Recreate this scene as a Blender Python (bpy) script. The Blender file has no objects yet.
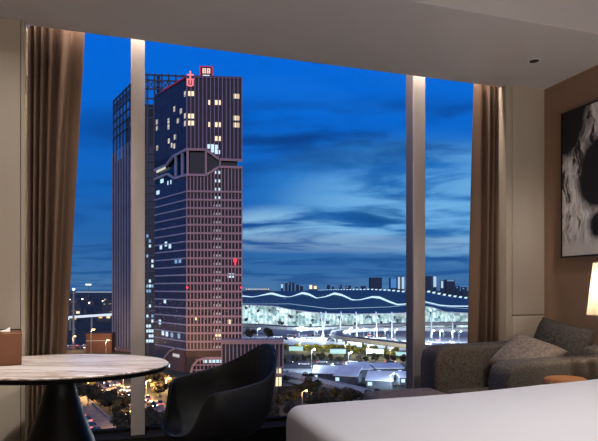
import bpy, bmesh, math, random
from mathutils import Vector, Matrix
random.seed(7)
SC = bpy.context.scene
COL = SC.collection
PI = math.pi
YAW = math.radians(17.7)
SN, CS = math.sin(YAW), math.cos(YAW)
FPX, CXP, HOR, CAMZ = 555.0, 299.0, 288.0, 1.15
GZ = -33.0                                   # street level below the hotel room floor

# ------------------------------------------------------------------ helpers
def lin(c):
    c = c / 255.0
    return c / 12.92 if c <= .04045 else ((c + .055) / 1.055) ** 2.4
def rgb(r, g, b): return (lin(r), lin(g), lin(b), 1.0)
def W(r, t):                                  # bearing frame (right, ahead) -> world metres
    return Vector((t * SN + r * CS, t * CS - r * SN))
def PT(px, py, t):                            # sight line at distance t -> world point
    p = W((px - CXP) / FPX * t, t)
    return Vector((p.x, p.y, CAMZ + (HOR - py) / FPX * t))
def G(px, py, z=GZ):                          # sight line meets the level z
    t = FPX * (CAMZ - z) / (py - HOR)
    p = W((px - CXP) / FPX * t, t)
    return Vector((p.x, p.y, z))

def tag(o, label=None, cat=None, group=None, kind=None):
    if label: o['label'] = label
    if cat: o['category'] = cat
    if group: o['group'] = group
    if kind: o['kind'] = kind
    return o
def empty(name, loc=(0, 0, 0), rz=0.0):
    o = bpy.data.objects.new(name, None); COL.objects.link(o)
    o.location = loc; o.rotation_euler = (0, 0, rz); o.empty_display_size = .1
    return o
def kids(o): return [c for c in SC.objects if c.parent == o]
def copy_tree(o, parent=None):
    c = o.copy(); COL.objects.link(c); c.parent = parent
    for ch in [k for k in o.children]: copy_tree(ch, c)
    return c

class MB:
    def __init__(s): s.v = []; s.f = []
    def add(s, vs, fs):
        b = len(s.v); s.v += [tuple(v) for v in vs]; s.f += [tuple(b + i for i in f) for f in fs]; return s
    def hexa(s, p):                           # 8 points: bottom ring, top ring
        return s.add(p, [(3, 2, 1, 0), (4, 5, 6, 7), (0, 1, 5, 4), (1, 2, 6, 5), (2, 3, 7, 6), (3, 0, 4, 7)])
    def box(s, x0, x1, y0, y1, z0, z1):
        return s.hexa([(x0, y0, z0), (x1, y0, z0), (x1, y1, z0), (x0, y1, z0), (x0, y0, z1), (x1, y0, z1), (x1, y1, z1), (x0, y1, z1)])
    def prism(s, poly, z0, z1):
        n = len(poly)
        vs = [(p[0], p[1], z0) for p in poly] + [(p[0], p[1], z1) for p in poly]
        fs = [tuple(range(n - 1, -1, -1)), tuple(range(n, 2 * n))] + [(i, (i + 1) % n, n + (i + 1) % n, n + i) for i in range(n)]
        return s.add(vs, fs)
    def tube(s, pts, r, n=8, cap=True):
        pts = [Vector(p) for p in pts]; rs = r if isinstance(r, (list, tuple)) else [r] * len(pts)
        vs = []; fs = []
        for i, p in enumerate(pts):
            d = (pts[min(i + 1, len(pts) - 1)] - pts[max(i - 1, 0)]).normalized()
            a = d.cross(Vector((0, 0, 1)))
            if a.length < 1e-4: a = Vector((1, 0, 0))
            a.normalize(); b = a.cross(d)
            for k in range(n):
                w = 2 * PI * k / n
                vs.append(p + (a * math.cos(w) + b * math.sin(w)) * rs[i])
        for i in range(len(pts) - 1):
            for k in range(n):
                fs.append((i * n + k, i * n + (k + 1) % n, (i + 1) * n + (k + 1) % n, (i + 1) * n + k))
        if cap:
            fs.append(tuple(range(n - 1, -1, -1))); fs.append(tuple(range((len(pts) - 1) * n, len(pts) * n)))
        return s.add(vs, fs)
    def lathe(s, prof, n=48, c=(0, 0)):
        vs = []; fs = []; m = len(prof)
        for k in range(n):
            w = 2 * PI * k / n
            for r, z in prof: vs.append((c[0] + r * math.cos(w), c[1] + r * math.sin(w), z))
        for k in range(n):
            for i in range(m - 1):
                fs.append((k * m + i, ((k + 1) % n) * m + i, ((k + 1) % n) * m + i + 1, k * m + i + 1))
        fs.append(tuple(k * m for k in range(n - 1, -1, -1))); fs.append(tuple(k * m + m - 1 for k in range(n)))
        return s.add(vs, fs)
    def grid(s, fn, nu, nv, closed=False):
        vs = [fn(i / nu, j / nv) for i in range(nu + 1) for j in range(nv + 1)]
        fs = [(i * (nv + 1) + j, (i + 1) * (nv + 1) + j, (i + 1) * (nv + 1) + j + 1, i * (nv + 1) + j + 1) for i in range(nu) for j in range(nv)]
        return s.add(vs, fs)
    def build(s, name, m, parent=None, smooth=False, bevel=0, seg=3, subsurf=0, solid=0, label=None, fix=True):
        me = bpy.data.meshes.new(name); me.from_pydata(s.v, [], s.f)
        if fix:
            bm = bmesh.new(); bm.from_mesh(me)
            bmesh.ops.recalc_face_normals(bm, faces=bm.faces); bm.to_mesh(me); bm.free()
        if smooth:
            for p in me.polygons: p.use_smooth = True
        me.materials.append(m)
        o = bpy.data.objects.new(name, me); COL.objects.link(o)
        if parent: o.parent = parent
        if solid:
            d = o.modifiers.new('s', 'SOLIDIFY'); d.thickness = solid; d.offset = 0
        if bevel:
            d = o.modifiers.new('b', 'BEVEL'); d.width = bevel; d.segments = seg; d.limit_method = 'ANGLE'
            for p in me.polygons: p.use_smooth = True
        if subsurf:
            d = o.modifiers.new('u', 'SUBSURF'); d.levels = subsurf; d.render_levels = subsurf
        if label: o['label'] = label
        return o

# ------------------------------------------------------------------ materials
def newmat(name):
    m = bpy.data.materials.new(name); m.use_nodes = True
    return m, m.node_tree.nodes, m.node_tree.links, m.node_tree.nodes['Principled BSDF']
def mat(name, c, rough=.6, metal=0, var=.12, scale=6, bump=0, bscale=80, spec=.5, stretch=(1, 1, 1), c2=None):
    m, N, L, b = newmat(name)
    tc = N.new('ShaderNodeTexCoord'); mp = N.new('ShaderNodeMapping'); mp.inputs['Scale'].default_value = stretch
    L.new(tc.outputs['Object'], mp.inputs['Vector'])
    no = N.new('ShaderNodeTexNoise'); no.inputs['Scale'].default_value = scale; no.inputs['Detail'].default_value = 4
    L.new(mp.outputs['Vector'], no.inputs['Vector'])
    cr = N.new('ShaderNodeValToRGB')
    lo = c2 if c2 else tuple(x * (1 - var) for x in c[:3]) + (1,)
    hi = c if c2 else tuple(min(1, x * (1 + var)) for x in c[:3]) + (1,)
    cr.color_ramp.elements[0].position = .3; cr.color_ramp.elements[1].position = .7
    cr.color_ramp.elements[0].color = lo; cr.color_ramp.elements[1].color = hi
    L.new(no.outputs['Fac'], cr.inputs['Fac']); L.new(cr.outputs['Color'], b.inputs['Base Color'])
    b.inputs['Roughness'].default_value = rough; b.inputs['Metallic'].default_value = metal
    b.inputs['Specular IOR Level'].default_value = spec
    if bump:
        n2 = N.new('ShaderNodeTexNoise'); n2.inputs['Scale'].default_value = bscale; n2.inputs['Detail'].default_value = 3
        L.new(mp.outputs['Vector'], n2.inputs['Vector'])
        bp = N.new('ShaderNodeBump'); bp.inputs['Strength'].default_value = bump; bp.inputs['Distance'].default_value = .01
        L.new(n2.outputs['Fac'], bp.inputs['Height']); L.new(bp.outputs['Normal'], b.inputs['Normal'])
    return m
def emit(name, c, s, sample=False, base=None):
    m, N, L, b = newmat(name)
    b.inputs['Base Color'].default_value = base or (c[0] * .5, c[1] * .5, c[2] * .5, 1)
    b.inputs['Emission Color'].default_value = c; b.inputs['Emission Strength'].default_value = s
    b.inputs['Roughness'].default_value = .5
    if not sample:
        try: m.cycles.emission_sampling = 'NONE'
        except Exception: pass
    return m
def lit_pattern(name, cols, strength, sx, sz, off=.5, base=(.02, .03, .05, 1)):
    """a glazed front with lit and unlit panes: voronoi cells stretched to panes, each its own brightness"""
    m, N, L, b = newmat(name)
    tc = N.new('ShaderNodeTexCoord'); mp = N.new('ShaderNodeMapping'); mp.inputs['Scale'].default_value = (sx, sx, sz)
    L.new(tc.outputs['Object'], mp.inputs['Vector'])
    vo = N.new('ShaderNodeTexVoronoi'); vo.inputs['Scale'].default_value = 1; vo.inputs['Randomness'].default_value = .7
    try: vo.distance = 'CHEBYCHEV'
    except Exception: pass
    L.new(mp.outputs['Vector'], vo.inputs['Vector'])
    sp = N.new('ShaderNodeSeparateColor'); L.new(vo.outputs['Color'], sp.inputs['Color'])
    cr = N.new('ShaderNodeValToRGB'); e = cr.color_ramp.elements
    e[0].position = off * .6; e[0].color = (0, 0, 0, 1); e[1].position = 1; e[1].color = cols[-1]
    for i, c in enumerate(cols[:-1]):
        k = e.new(off + (1 - off) * i / len(cols)); k.color = c
    nz = N.new('ShaderNodeTexNoise'); nz.inputs['Scale'].default_value = .09; nz.inputs['Detail'].default_value = 4; L.new(tc.outputs['Object'], nz.inputs['Vector'])
    nr = N.new('ShaderNodeMapRange'); nr.inputs['From Min'].default_value = .32; nr.inputs['From Max'].default_value = .62; nr.inputs['To Min'].default_value = .35; nr.inputs['To Max'].default_value = 1.05; L.new(nz.outputs['Fac'], nr.inputs['Value'])
    sv = N.new('ShaderNodeVectorMath'); sv.operation = 'SCALE'; L.new(cr.outputs['Color'], sv.inputs[0]); L.new(nr.outputs[0], sv.inputs['Scale'])
    L.new(sp.outputs['Red'], cr.inputs['Fac']); L.new(sv.outputs[0], b.inputs['Emission Color'])
    b.inputs['Emission Strength'].default_value = strength; b.inputs['Base Color'].default_value = base
    b.inputs['Roughness'].default_value = .3
    try: m.cycles.emission_sampling = 'NONE'
    except Exception: pass
    return m

M = {}
M['ceiling'] = mat('ceiling_paint', rgb(214, 210, 210), .85, var=.02)
M['panel'] = mat('beige_panel', rgb(194, 182, 164), .6, var=.05, scale=3, stretch=(1, 1, .3))
M['panel_gap'] = mat('panel_gap', rgb(60, 50, 44), .8)
M['brownwall'] = mat('brown_wallcovering', rgb(160, 130, 108), .8, var=.05, scale=60, bump=.15, bscale=300)
M['white_wall'] = mat('plain_wall', rgb(170, 155, 140), .85, var=.03)
M['carpet'] = mat('carpet', rgb(62, 52, 46), .95, var=.3, scale=40, bump=.4, bscale=200)
M['sill'] = mat('black_sill', rgb(24, 22, 22), .85, var=.1, spec=.12)
M['mullion'] = mat('brushed_metal', rgb(200, 190, 184), .45, metal=.25, var=.04, scale=20, stretch=(8, 8, .2))
M['mullion_side'] = mat('mullion_side', rgb(120, 108, 100), .5, metal=.2, var=.04, scale=20)
M['curtain'] = mat('curtain_cloth', rgb(118, 94, 77), .9, var=.06, scale=12, bump=.1, bscale=300, stretch=(1, 1, .15))
M['white_linen'] = mat('white_linen', rgb(238, 236, 236), .8, var=.012, scale=5, bump=.06, bscale=9)
M['black_metal'] = mat('black_metal', rgb(22, 22, 23), .4, metal=.3)
M['black_gloss'] = mat('black_lacquer', rgb(16, 15, 15), .45, spec=.3)
M['chair_shell'] = mat('dark_leather', rgb(34, 36, 38), .45, var=.12, scale=14, bump=.12, bscale=150)
M['walnut'] = mat('walnut', rgb(176, 116, 66), .45, var=.3, scale=9, stretch=(1, 8, 8))
M['tan_leather'] = mat('tan_leather', rgb(112, 68, 38), .5, var=.08, scale=25, bump=.08, bscale=200)
M['paper'] = mat('tissue_paper', rgb(240, 236, 230), .9, var=.02)
M['chrome'] = mat('satin_ring', rgb(228, 224, 220), .4)
M['dark_hole'] = mat('dark_baffle', rgb(12, 12, 12), .5)

def tweed(name, a, bcol):
    m, N, L, b = newmat(name)
    tc = N.new('ShaderNodeTexCoord')
    mx = []
    for st in ((1, 1, 6), (5, 5, 1)):
        mp = N.new('ShaderNodeMapping'); mp.inputs['Scale'].default_value = st; L.new(tc.outputs['Object'], mp.inputs['Vector'])
        no = N.new('ShaderNodeTexNoise'); no.inputs['Scale'].default_value = 52; no.inputs['Detail'].default_value = 3
        L.new(mp.outputs['Vector'], no.inputs['Vector']); mx.append(no)
    ad = N.new('ShaderNodeMath'); ad.operation = 'ADD'; L.new(mx[0].outputs['Fac'], ad.inputs[0]); L.new(mx[1].outputs['Fac'], ad.inputs[1])
    hf = N.new('ShaderNodeMath'); hf.operation = 'MULTIPLY'; hf.inputs[1].default_value = .5; L.new(ad.outputs[0], hf.inputs[0])
    cr = N.new('ShaderNodeValToRGB'); cr.color_ramp.elements[0].position = .36; cr.color_ramp.elements[1].position = .64
    cr.color_ramp.elements[0].color = a; cr.color_ramp.elements[1].color = bcol
    L.new(hf.outputs[0], cr.inputs['Fac']); L.new(cr.outputs['Color'], b.inputs['Base Color'])
    bp = N.new('ShaderNodeBump'); bp.inputs['Strength'].default_value = .35; bp.inputs['Distance'].default_value = .004
    L.new(hf.outputs[0], bp.inputs['Height']); L.new(bp.outputs['Normal'], b.inputs['Normal'])
    b.inputs['Roughness'].default_value = .95; b.inputs['Specular IOR Level'].default_value = .2
    return m
M['tweed'] = tweed('grey_tweed', rgb(64, 58, 52), rgb(134, 124, 113))
M['tweed_light'] = tweed('light_tweed', rgb(108, 96, 87), rgb(180, 164, 150))
M['tweed_dark'] = tweed('charcoal_tweed', rgb(56, 52, 48), rgb(114, 107, 100))

def marble():
    m, N, L, b = newmat('veined_marble')
    tc = N.new('ShaderNodeTexCoord'); mp = N.new('ShaderNodeMapping')
    mp.inputs['Rotation'].default_value = (0, 0, .12); mp.inputs['Scale'].default_value = (.7, 5.5, 1)
    L.new(tc.outputs['Object'], mp.inputs['Vector'])
    n1 = N.new('ShaderNodeTexNoise'); n1.inputs['Scale'].default_value = 2.2; n1.inputs['Detail'].default_value = 7; n1.inputs['Roughness'].default_value = .62; n1.inputs['Distortion'].default_value = .5
    L.new(mp.outputs['Vector'], n1.inputs['Vector'])
    cr = N.new('ShaderNodeValToRGB'); e = cr.color_ramp.elements
    e[0].position = .30; e[0].color = rgb(138, 108, 90); e[1].position = .75; e[1].color = rgb(240, 232, 226)
    for p, c in ((.38, rgb(196, 182, 172)), (.46, rgb(236, 228, 222)), (.495, rgb(166, 136, 116)), (.53, rgb(238, 230, 224))):
        k = e.new(p); k.color = c
    L.new(n1.outputs['Fac'], cr.inputs['Fac']); L.new(cr.outputs['Color'], b.inputs['Base Color'])
    b.inputs['Roughness'].default_value = .35
    return m
M['marble'] = marble()

def pane_glass():
    m, N, L, b = newmat('window_glass'); N.remove(b)
    out = N['Material Output']
    tr = N.new('ShaderNodeBsdfTransparent'); tr.inputs['Color'].default_value = (.97, .985, 1, 1)
    gl = N.new('ShaderNodeBsdfGlossy'); gl.inputs['Roughness'].default_value = .0
    fr = N.new('ShaderNodeFresnel'); fr.inputs['IOR'].default_value = 1.06
    mx = N.new('ShaderNodeMixShader'); L.new(fr.outputs[0], mx.inputs[0]); L.new(tr.outputs[0], mx.inputs[1]); L.new(gl.outputs[0], mx.inputs[2])
    L.new(mx.outputs[0], out.inputs['Surface'])
    return m
M['glass'] = pane_glass()

# ------------------------------------------------------------------ camera
cam = bpy.data.cameras.new('camera'); co = bpy.data.objects.new('camera', cam); COL.objects.link(co)
co.location = (0, 0, CAMZ); co.rotation_euler = (PI / 2, 0, -YAW)
cam.sensor_width = 36; cam.lens = FPX / 598 * 36; cam.shift_y = (HOR - 220.5) / 598
cam.clip_start = .05; cam.clip_end = 12000
SC.camera = co

# ------------------------------------------------------------------ room shell
XL, XR, YB, YW = -1.05, 3.36, -2.5, 4.10
ZS, ZC = 2.805, 3.2
def struct(name, mb, m, bevel=0):
    return tag(mb.build(name, m, bevel=bevel), kind='structure')
struct('floor', MB().box(XL - .1, XR + .1, YB - .1, YW, -.12, 0), M['carpet'])
struct('ceiling', MB().box(XL - .1, XR + .1, YB - .1, 2.90, ZC, ZC + .12), M['ceiling'])
struct('ceiling_soffit', MB().box(XL, XR, 2.855, 3.85, ZS, ZC - .001), M['ceiling'])
struct('ceiling_pocket', MB().box(XL, XR, 3.851, YW + .1, 3.0, ZC - .001), M['ceiling'])
struct('wall_right', MB().box(XR, XR + .12, YB - .1, YW + .1, 0, ZC - .002), M['brownwall'])
struct('wall_left', MB().box(XL - .12, XL, YB - .1, YW + .1, 0, ZC - .002), M['white_wall'])
struct('wall_back', MB().box(XL, XR, YB - .12, YB, 0, ZC - .002), M['white_wall'])
# fixed panels beside the curtains, split by a shadow gap
def panelling(name, x0, x1, strip, zs):
    r = tag(empty(name, (x0, 3.79, 0)), kind='structure')
    w = x1 - x0
    a, b = (0, w - .026) if strip > 0 else (.062, w)
    MB().box(a, b, 0, .3, 0, zs - .004).build('lower_panel', M['panel'], r, bevel=.002)
    MB().box(a, b, 0, .3, zs + .004, ZS).build('upper_panel', M['panel'], r, bevel=.002)
    s0, s1 = (w - .022, w) if strip > 0 else (0, .057)
    MB().box(s0, s1, -.002, .3, 0, ZS).build('edge_strip', M['panel'], r, bevel=.002)
    MB().box(.002, w - .002, .01, .29, .001, ZS - .001).build('shadow_gap', M['panel_gap'], r)
panelling('wall_panel_west', XL, -.572, 1, .893)
panelling('wall_panel_east', 2.978, XR, -1, .926)
struct('trim_1', MB().box(-.571, 2.977, 3.84, YW, 0, .155), M['sill'], .004)
struct('trim_2', MB().box(-.571, 2.977, 3.99, YW, 2.93, 2.999), M['sill'])
def mullion(name, x0, x1):
    r = tag(empty(name, (x0, 3.90, .156)), kind='structure')
    MB().box(0, x1 - x0, 0, .02, 0, 2.84).build('front_cover', M['mullion'], r, bevel=.003)
    MB().box(.001, x1 - x0 - .001, .02, .128, 0, 2.84).build('mullion_body', M['mullion_side'], r)
mullion('trim_3', .0576, .1485)
mullion('trim_4', 2.197, 2.299)
for i, (a, b) in enumerate(((-.571, .060), (.146, 2.20), (2.296, 2.977))):
    r = tag(empty('window_%d' % (i + 1), (a, 4.03, .156)), kind='structure')
    MB().box(0, b - a, 0, .012, .01, 2.77).build('pane', M['glass'], r)
    MB().box(0, b - a, -.02, .03, 0, .022).build('bottom_rail', M['sill'], r)

# ------------------------------------------------------------------ curtains
def curtain(name, xl, xr_top, xr_bot, folds, phase, label, flip=False, zb=.158):
    z0, z1 = zb, 2.96
    def fn(u, v):
        z = z0 + (z1 - z0) * v
        k = min(1, max(0, (z - .2) / 2.6))
        if not flip: x0, x1 = xl, xr_bot + (xr_top - xr_bot) * k
        else: x0, x1 = xr_bot + (xr_top - xr_bot) * k, xl
        uu = u if not flip else 1 - u
        # tight folds next to the panel, one broad hanging flap towards the glass
        g = (1 - (1 - uu) ** 1.9) * folds
        amp = (.052 - .018 * uu) * (1 - .15 * v)
        y = 3.925 + amp * math.cos(2 * PI * g + phase + .35 * math.sin(3.1 * v)) + .01 * math.sin(5 * uu + 2.3 * v)
        return (x0 + (x1 - x0) * u, y, z)
    r = MB().grid(fn, 90, 24).build(name, M['curtain'], smooth=True, solid=.006)
    return tag(r, label, 'curtain')
curtain('curtain', -.575, -.232, -.372, 5.2, 1.0, 'brown full-length curtain gathered at the window beside the round table')
curtain('curtain', 3.02, 2.765, 2.685, 4.6, .6, 'brown full-length curtain gathered at the window behind the lounge chair', True)

# ------------------------------------------------------------------ downlights
def downlight(x, y, z, label):
    r = tag(empty('downlight', (x, y, z)), label, 'downlight')
    MB().lathe([(.034, 0), (.034, -.004), (.047, -.004), (.05, 0)], 32).build('trim_ring', M['chrome'], r, smooth=False)
    MB().lathe([(.0, -.0045), (.033, -.0045), (.033, -.001), (0, -.001)], 32).build('baffle', M['dark_hole'], r)
    return r
downlight(2.86, 3.33, ZS, 'small dark recessed downlight in the lowered ceiling near the brown wall')

# ------------------------------------------------------------------ art
def art_mat():
    m, N, L, b = newmat('abstract_canvas')
    tc = N.new('ShaderNodeTexCoord')
    sp = N.new('ShaderNodeSeparateXYZ')
    n0 = N.new('ShaderNodeTexNoise'); n0.inputs['Scale'].default_value = 7; n0.inputs['Detail'].default_value = 5
    L.new(tc.outputs['Object'], n0.inputs['Vector'])
    # warp the coordinates a little so brush shapes wander
    sub = N.new('ShaderNodeVectorMath'); sub.operation = 'SUBTRACT'; sub.inputs[1].default_value = (.5, .5, .5); L.new(n0.outputs['Color'], sub.inputs[0])
    sc = N.new('ShaderNodeVectorMath'); sc.operation = 'SCALE'; sc.inputs['Scale'].default_value = .13; L.new(sub.outputs[0], sc.inputs[0])
    ad = N.new('ShaderNodeVectorMath'); ad.operation = 'ADD'; L.new(tc.outputs['Object'], ad.inputs[0]); L.new(sc.outputs[0], ad.inputs[1])
    def blob(cy, cz, ry, rz, soft=.16):       # soft ellipse mask, 1 inside
        v = N.new('ShaderNodeVectorMath'); v.operation = 'SUBTRACT'; v.inputs[1].default_value = (0, cy, cz); L.new(ad.outputs[0], v.inputs[0])
        q = N.new('ShaderNodeVectorMath'); q.operation = 'MULTIPLY'; q.inputs[1].default_value = (0, 1 / ry, 1 / rz); L.new(v.outputs[0], q.inputs[0])
        l = N.new('ShaderNodeVectorMath'); l.operation = 'LENGTH'; L.new(q.outputs[0], l.inputs[0])
        mr = N.new('ShaderNodeMapRange'); mr.inputs['From Min'].default_value = 1 + soft; mr.inputs['From Max'].default_value = 1 - soft
        L.new(l.outputs['Value'], mr.inputs['Value']); return mr.outputs[0]
    # local frame: y = 0 at the far edge and negative towards the room, z = 0 at the bottom
    masks = [blob(.03, 1.14, .30, .40), blob(-.37, .60, .21, .28), blob(-.52, .24, .26, .15), blob(-.9, .95, .25, .3), blob(-1.0, .3, .22, .2), blob(-.62, 1.05, .12, .2)]
    acc = masks[0]
    for k in masks[1:]:
        mx = N.new('ShaderNodeMath'); mx.operation = 'MAXIMUM'; L.new(acc, mx.inputs[0]); L.new(k, mx.inputs[1]); acc = mx.outputs[0]
    # flowing grey streaks in the pale passages
    mp = N.new('ShaderNodeMapping'); mp.inputs['Rotation'].default_value = (.5, 0, 0); mp.inputs['Scale'].default_value = (1, 9, 2.2); L.new(ad.outputs[0], mp.inputs['Vector'])
    n1 = N.new('ShaderNodeTexNoise'); n1.inputs['Scale'].default_value = 2.6; n1.inputs['Detail'].default_value = 6; n1.inputs['Distortion'].default_value = 1.1; L.new(mp.outputs['Vector'], n1.inputs['Vector'])
    cr = N.new('ShaderNodeValToRGB'); e = cr.color_ramp.elements
    e[0].position = .36; e[0].color = rgb(52, 46, 44); e[1].position = .58; e[1].color = rgb(252, 248, 244); k = e.new(.45); k.color = rgb(206, 198, 192)
    L.new(n1.outputs['Fac'], cr.inputs['Fac'])
    # the calm pale foot of the canvas
    L.new(tc.outputs['Object'], sp.inputs[0])
    mr = N.new('ShaderNodeMapRange'); mr.inputs['From Min'].default_value = .22; mr.inputs['From Max'].default_value = .06; L.new(sp.outputs['Z'], mr.inputs['Value'])
    m1 = N.new('ShaderNodeMix'); m1.data_type = 'RGBA'; L.new(mr.outputs[0], m1.inputs['Factor']); L.new(cr.outputs['Color'], m1.inputs['A']); m1.inputs['B'].default_value = rgb(226, 220, 214)
    m2 = N.new('ShaderNodeMix'); m2.data_type = 'RGBA'; L.new(acc, m2.inputs['Factor']); L.new(m1.outputs['Result'], m2.inputs['A']); m2.inputs['B'].default_value = rgb(24, 20, 22)
    L.new(m2.outputs['Result'], b.inputs['Base Color']); b.inputs['Roughness'].default_value = .7
    return m
pic = tag(empty('picture', (XR, 3.555, 1.40)), 'large black and white abstract painting hung on the brown wall', 'picture')
MB().box(-.035, -.002, -1.15, 0, 0, 1.12).build('canvas', art_mat(), pic, fix=True)
fr = MB()
fr.box(-.04, -.001, .0, .01, -.01, 1.13); fr.box(-.04, -.001, -1.16, -1.15, -.01, 1.13)
fr.box(-.04, -.001, -1.15, 0, -.01, 0); fr.box(-.04, -.001, -1.15, 0, 1.12, 1.13)
fr.build('thin_frame', M['black_gloss'], pic)

# ------------------------------------------------------------------ round table and tissue box
tb = tag(empty('round_table', (-.307, 3.151, 0), -YAW), 'round table with veined marble top and black trumpet pedestal by the window', 'table')
def disc(prof, name, m):
    o = MB().lathe(prof, 96).build(name, m, tb); o.scale = (1.205, 1, 1); return o
disc([(0, .740), (.458, .740), (.462, .743), (.462, .747), (.458, .75), (0, .75)], 'tabletop', M['marble'])
disc([(0, .718), (.448, .718), (.46, .724), (.464, .7395), (0, .7395)], 'edge_band', M['black_gloss'])
prof = [(.30, 0), (.30, .012), (.285, .03), (.25, .10), (.21, .21), (.162, .365), (.12, .48), (.088, .58), (.07, .66), (.085, .695), (.12, .717)]
MB().lathe(prof, 64).build('pedestal', M['black_gloss'], tb, smooth=True)
tx = tag(empty('tissue_box', (-.60, 3.27, .7505), math.radians(9)), 'brown leather tissue box on the marble table', 'tissue box')
MB().box(-.12, .09, -.1, .1, 0, .168).build('box_body', M['tan_leather'], tx, bevel=.006)
def tissue(u, v):
    a = (u - .5) * .13; b = v * .05
    return (-.03 + a, .02 * math.sin(9 * u) * v, .166 + b * (.6 + .4 * math.sin(5 * u + 1)))
MB().grid(tissue, 14, 5).build('tissue', M['paper'], tx, smooth=True, solid=.002)

# ------------------------------------------------------------------ tub chair
ch = tag(empty('tub_chair', (.545, 3.035, 0), math.atan2(-.30, -.954)), 'dark grey tub armchair at the round table', 'chair')
HT = [(0, .828), (10, .826), (22, .81), (34, .78), (46, .745), (60, .708), (78, .672), (105, .65), (126, .635), (134, .615), (139, .57), (146, .455), (154, .42), (180, .405)]
def interp(tb_, x):
    for (a, p), (b, q) in zip(tb_, tb_[1:]):
        if x <= b:
            k = (x - a) / (b - a); k = k * k * (3 - 2 * k) if False else k
            return p + (q - p) * k
    return tb_[-1][1]
def smooth_h(d): return sum(interp(HT, min(180, abs(d + w))) if d + w <= 180 else interp(HT, 360 - d - w) for w in (-4, -2, 0, 2, 4)) / 5
def shell(u, v):
    th = u * 2 * PI - PI
    d = abs(math.degrees(th))
    c, s = math.cos(th), math.sin(th)
    ax = .215 if c > 0 else .285
    ex = 2.35 if c > 0 else 2.35 + .85 * min(1, -c * 2.5)
    R = 1 / ((abs(c) / ax) ** ex + (abs(s) / .285) ** ex) ** (1 / ex)
    h = smooth_h(d)
    if d > 142: R *= 1 + .16 * min(1, (d - 142) / 22) * v
    f = 1 - (1 - v) ** 2.2; g = v ** 2.6
    flare = 1 + .05 * max(0, v - .6) * (1 if d < 130 else 0)
    lean = -.05 * max(0, (h - .6)) * g / .2 * max(0, c)
    z = .355 + (h - .355) * g
    if d > 150: z -= .012 * v * v * (d - 150) / 30
    return (-R * f * flare * c + lean, R * f * flare * s, z)
sh = MB().grid(shell, 96, 16)
so = sh.build('shell', M['chair_shell'], ch, smooth=True, fix=False)
bm = bmesh.new(); bm.from_mesh(so.data); bmesh.ops.remove_doubles(bm, verts=bm.verts, dist=1e-4); bmesh.ops.recalc_face_normals(bm, faces=bm.faces); bm.to_mesh(so.data); bm.free()
d = so.modifiers.new('s', 'SOLIDIFY'); d.thickness = .018; d.offset = 0
d = so.modifiers.new('b', 'BEVEL'); d.width = .006; d.segments = 2; d.limit_method = 'ANGLE'; d.angle_limit = math.radians(50)
d = so.modifiers.new('u', 'SUBSURF'); d.levels = 1; d.render_levels = 1
MB().lathe([(0, .368), (.15, .368), (.18, .372), (.185, .38), (.16, .392), (0, .395)], 40).build('seat_pad', M['chair_shell'], ch, smooth=True)
MB().lathe([(.03, .06), (.03, .30), (.09, .325), (.1, .343)], 24).build('column', M['black_metal'], ch, smooth=True)
for k in range(4):
    w = PI / 4 + k * PI / 2
    MB().tube([(0, 0, .09), (.14 * math.cos(w), .14 * math.sin(w), .075), (.29 * math.cos(w), .29 * math.sin(w), .018)], [.022, .02, .014], 10).build('leg', M['black_metal'], ch, smooth=True)

# ------------------------------------------------------------------ bed
bd = tag(empty('bed', (.75, .42, 0)), 'wide bed made up with smooth white bedding', 'bed')
BL, BW = 2.485, 1.96
MB().box(.05, BL, .05, BW - .05, .0, .26).build('bed_base', M['tweed_dark'], bd, bevel=.01)
MB().box(.03, BL, .03, BW - .03, .262, .54).build('mattress', M['white_linen'], bd, bevel=.05, seg=4)
MB().box(BL + .001, BL + .11, -.05, BW + .05, 0, 1.2).build('headboard', M['tweed_light'], bd, bevel=.02)
def duvet(u, v):
    # u along the bed from foot to head, v across; the cloth rolls over foot and both sides
    def roll(s, drop):
        return s
    X0, X1, Y0, Y1 = -.03, BL - .02, -.03, BW + .02
    su, sv = u * 1.18 - .18, v * 1.4 - .2
    top = .630 + .02 * min(1, max(0, su)) + min(.05, 1.1 * max(0, su - .62) ** 2)
    top += .007 * math.sin(5.2 * su + 1.3) * math.sin(4.1 * sv + .4) + .004 * math.sin(11 * su + 7 * sv)
    r = .032
    def ease(s, lo):                           # s<0 : hanging part
        return s
    # profile along foot
    def prof(s, span, left):
        dist = s * span if left else (1 - s) * span
        if dist < 0: return 0.0, -dist
        if dist < r:
            a = dist / r; return r * (1 - math.cos(a * PI / 2)) * .0 + dist, r * (1 - math.sin(PI / 2 * (.12 + .88 * a)) ) * .55
        return dist, 0
    x, dz1 = prof(su, X1 - X0, True); x += X0
    if sv < .5: y, dz2 = prof(sv, Y1 - Y0, True); y += Y0
    else:
        y, dz2 = prof(sv, Y1 - Y0, False); y = Y1 - y
    hang1, hang2 = (su < 0), (sv < 0 or sv > 1)
    z = top - (dz1 if not hang1 else r * .5 + dz1) - (dz2 if not hang2 else r * .5 + dz2)
    if hang1: x -= .012 + .012 * math.sin(9 * sv + 1) * min(1, dz1 * 4) + .02 * dz1
    if hang2: y += (-1 if sv < 0 else 1) * (.012 + .012 * math.sin(12 * su) * min(1, dz2 * 4))
    return (x, y, max(z, .1))
MB().grid(duvet, 150, 110).build('duvet', M['white_linen'], bd, smooth=True, subsurf=1)

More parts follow.
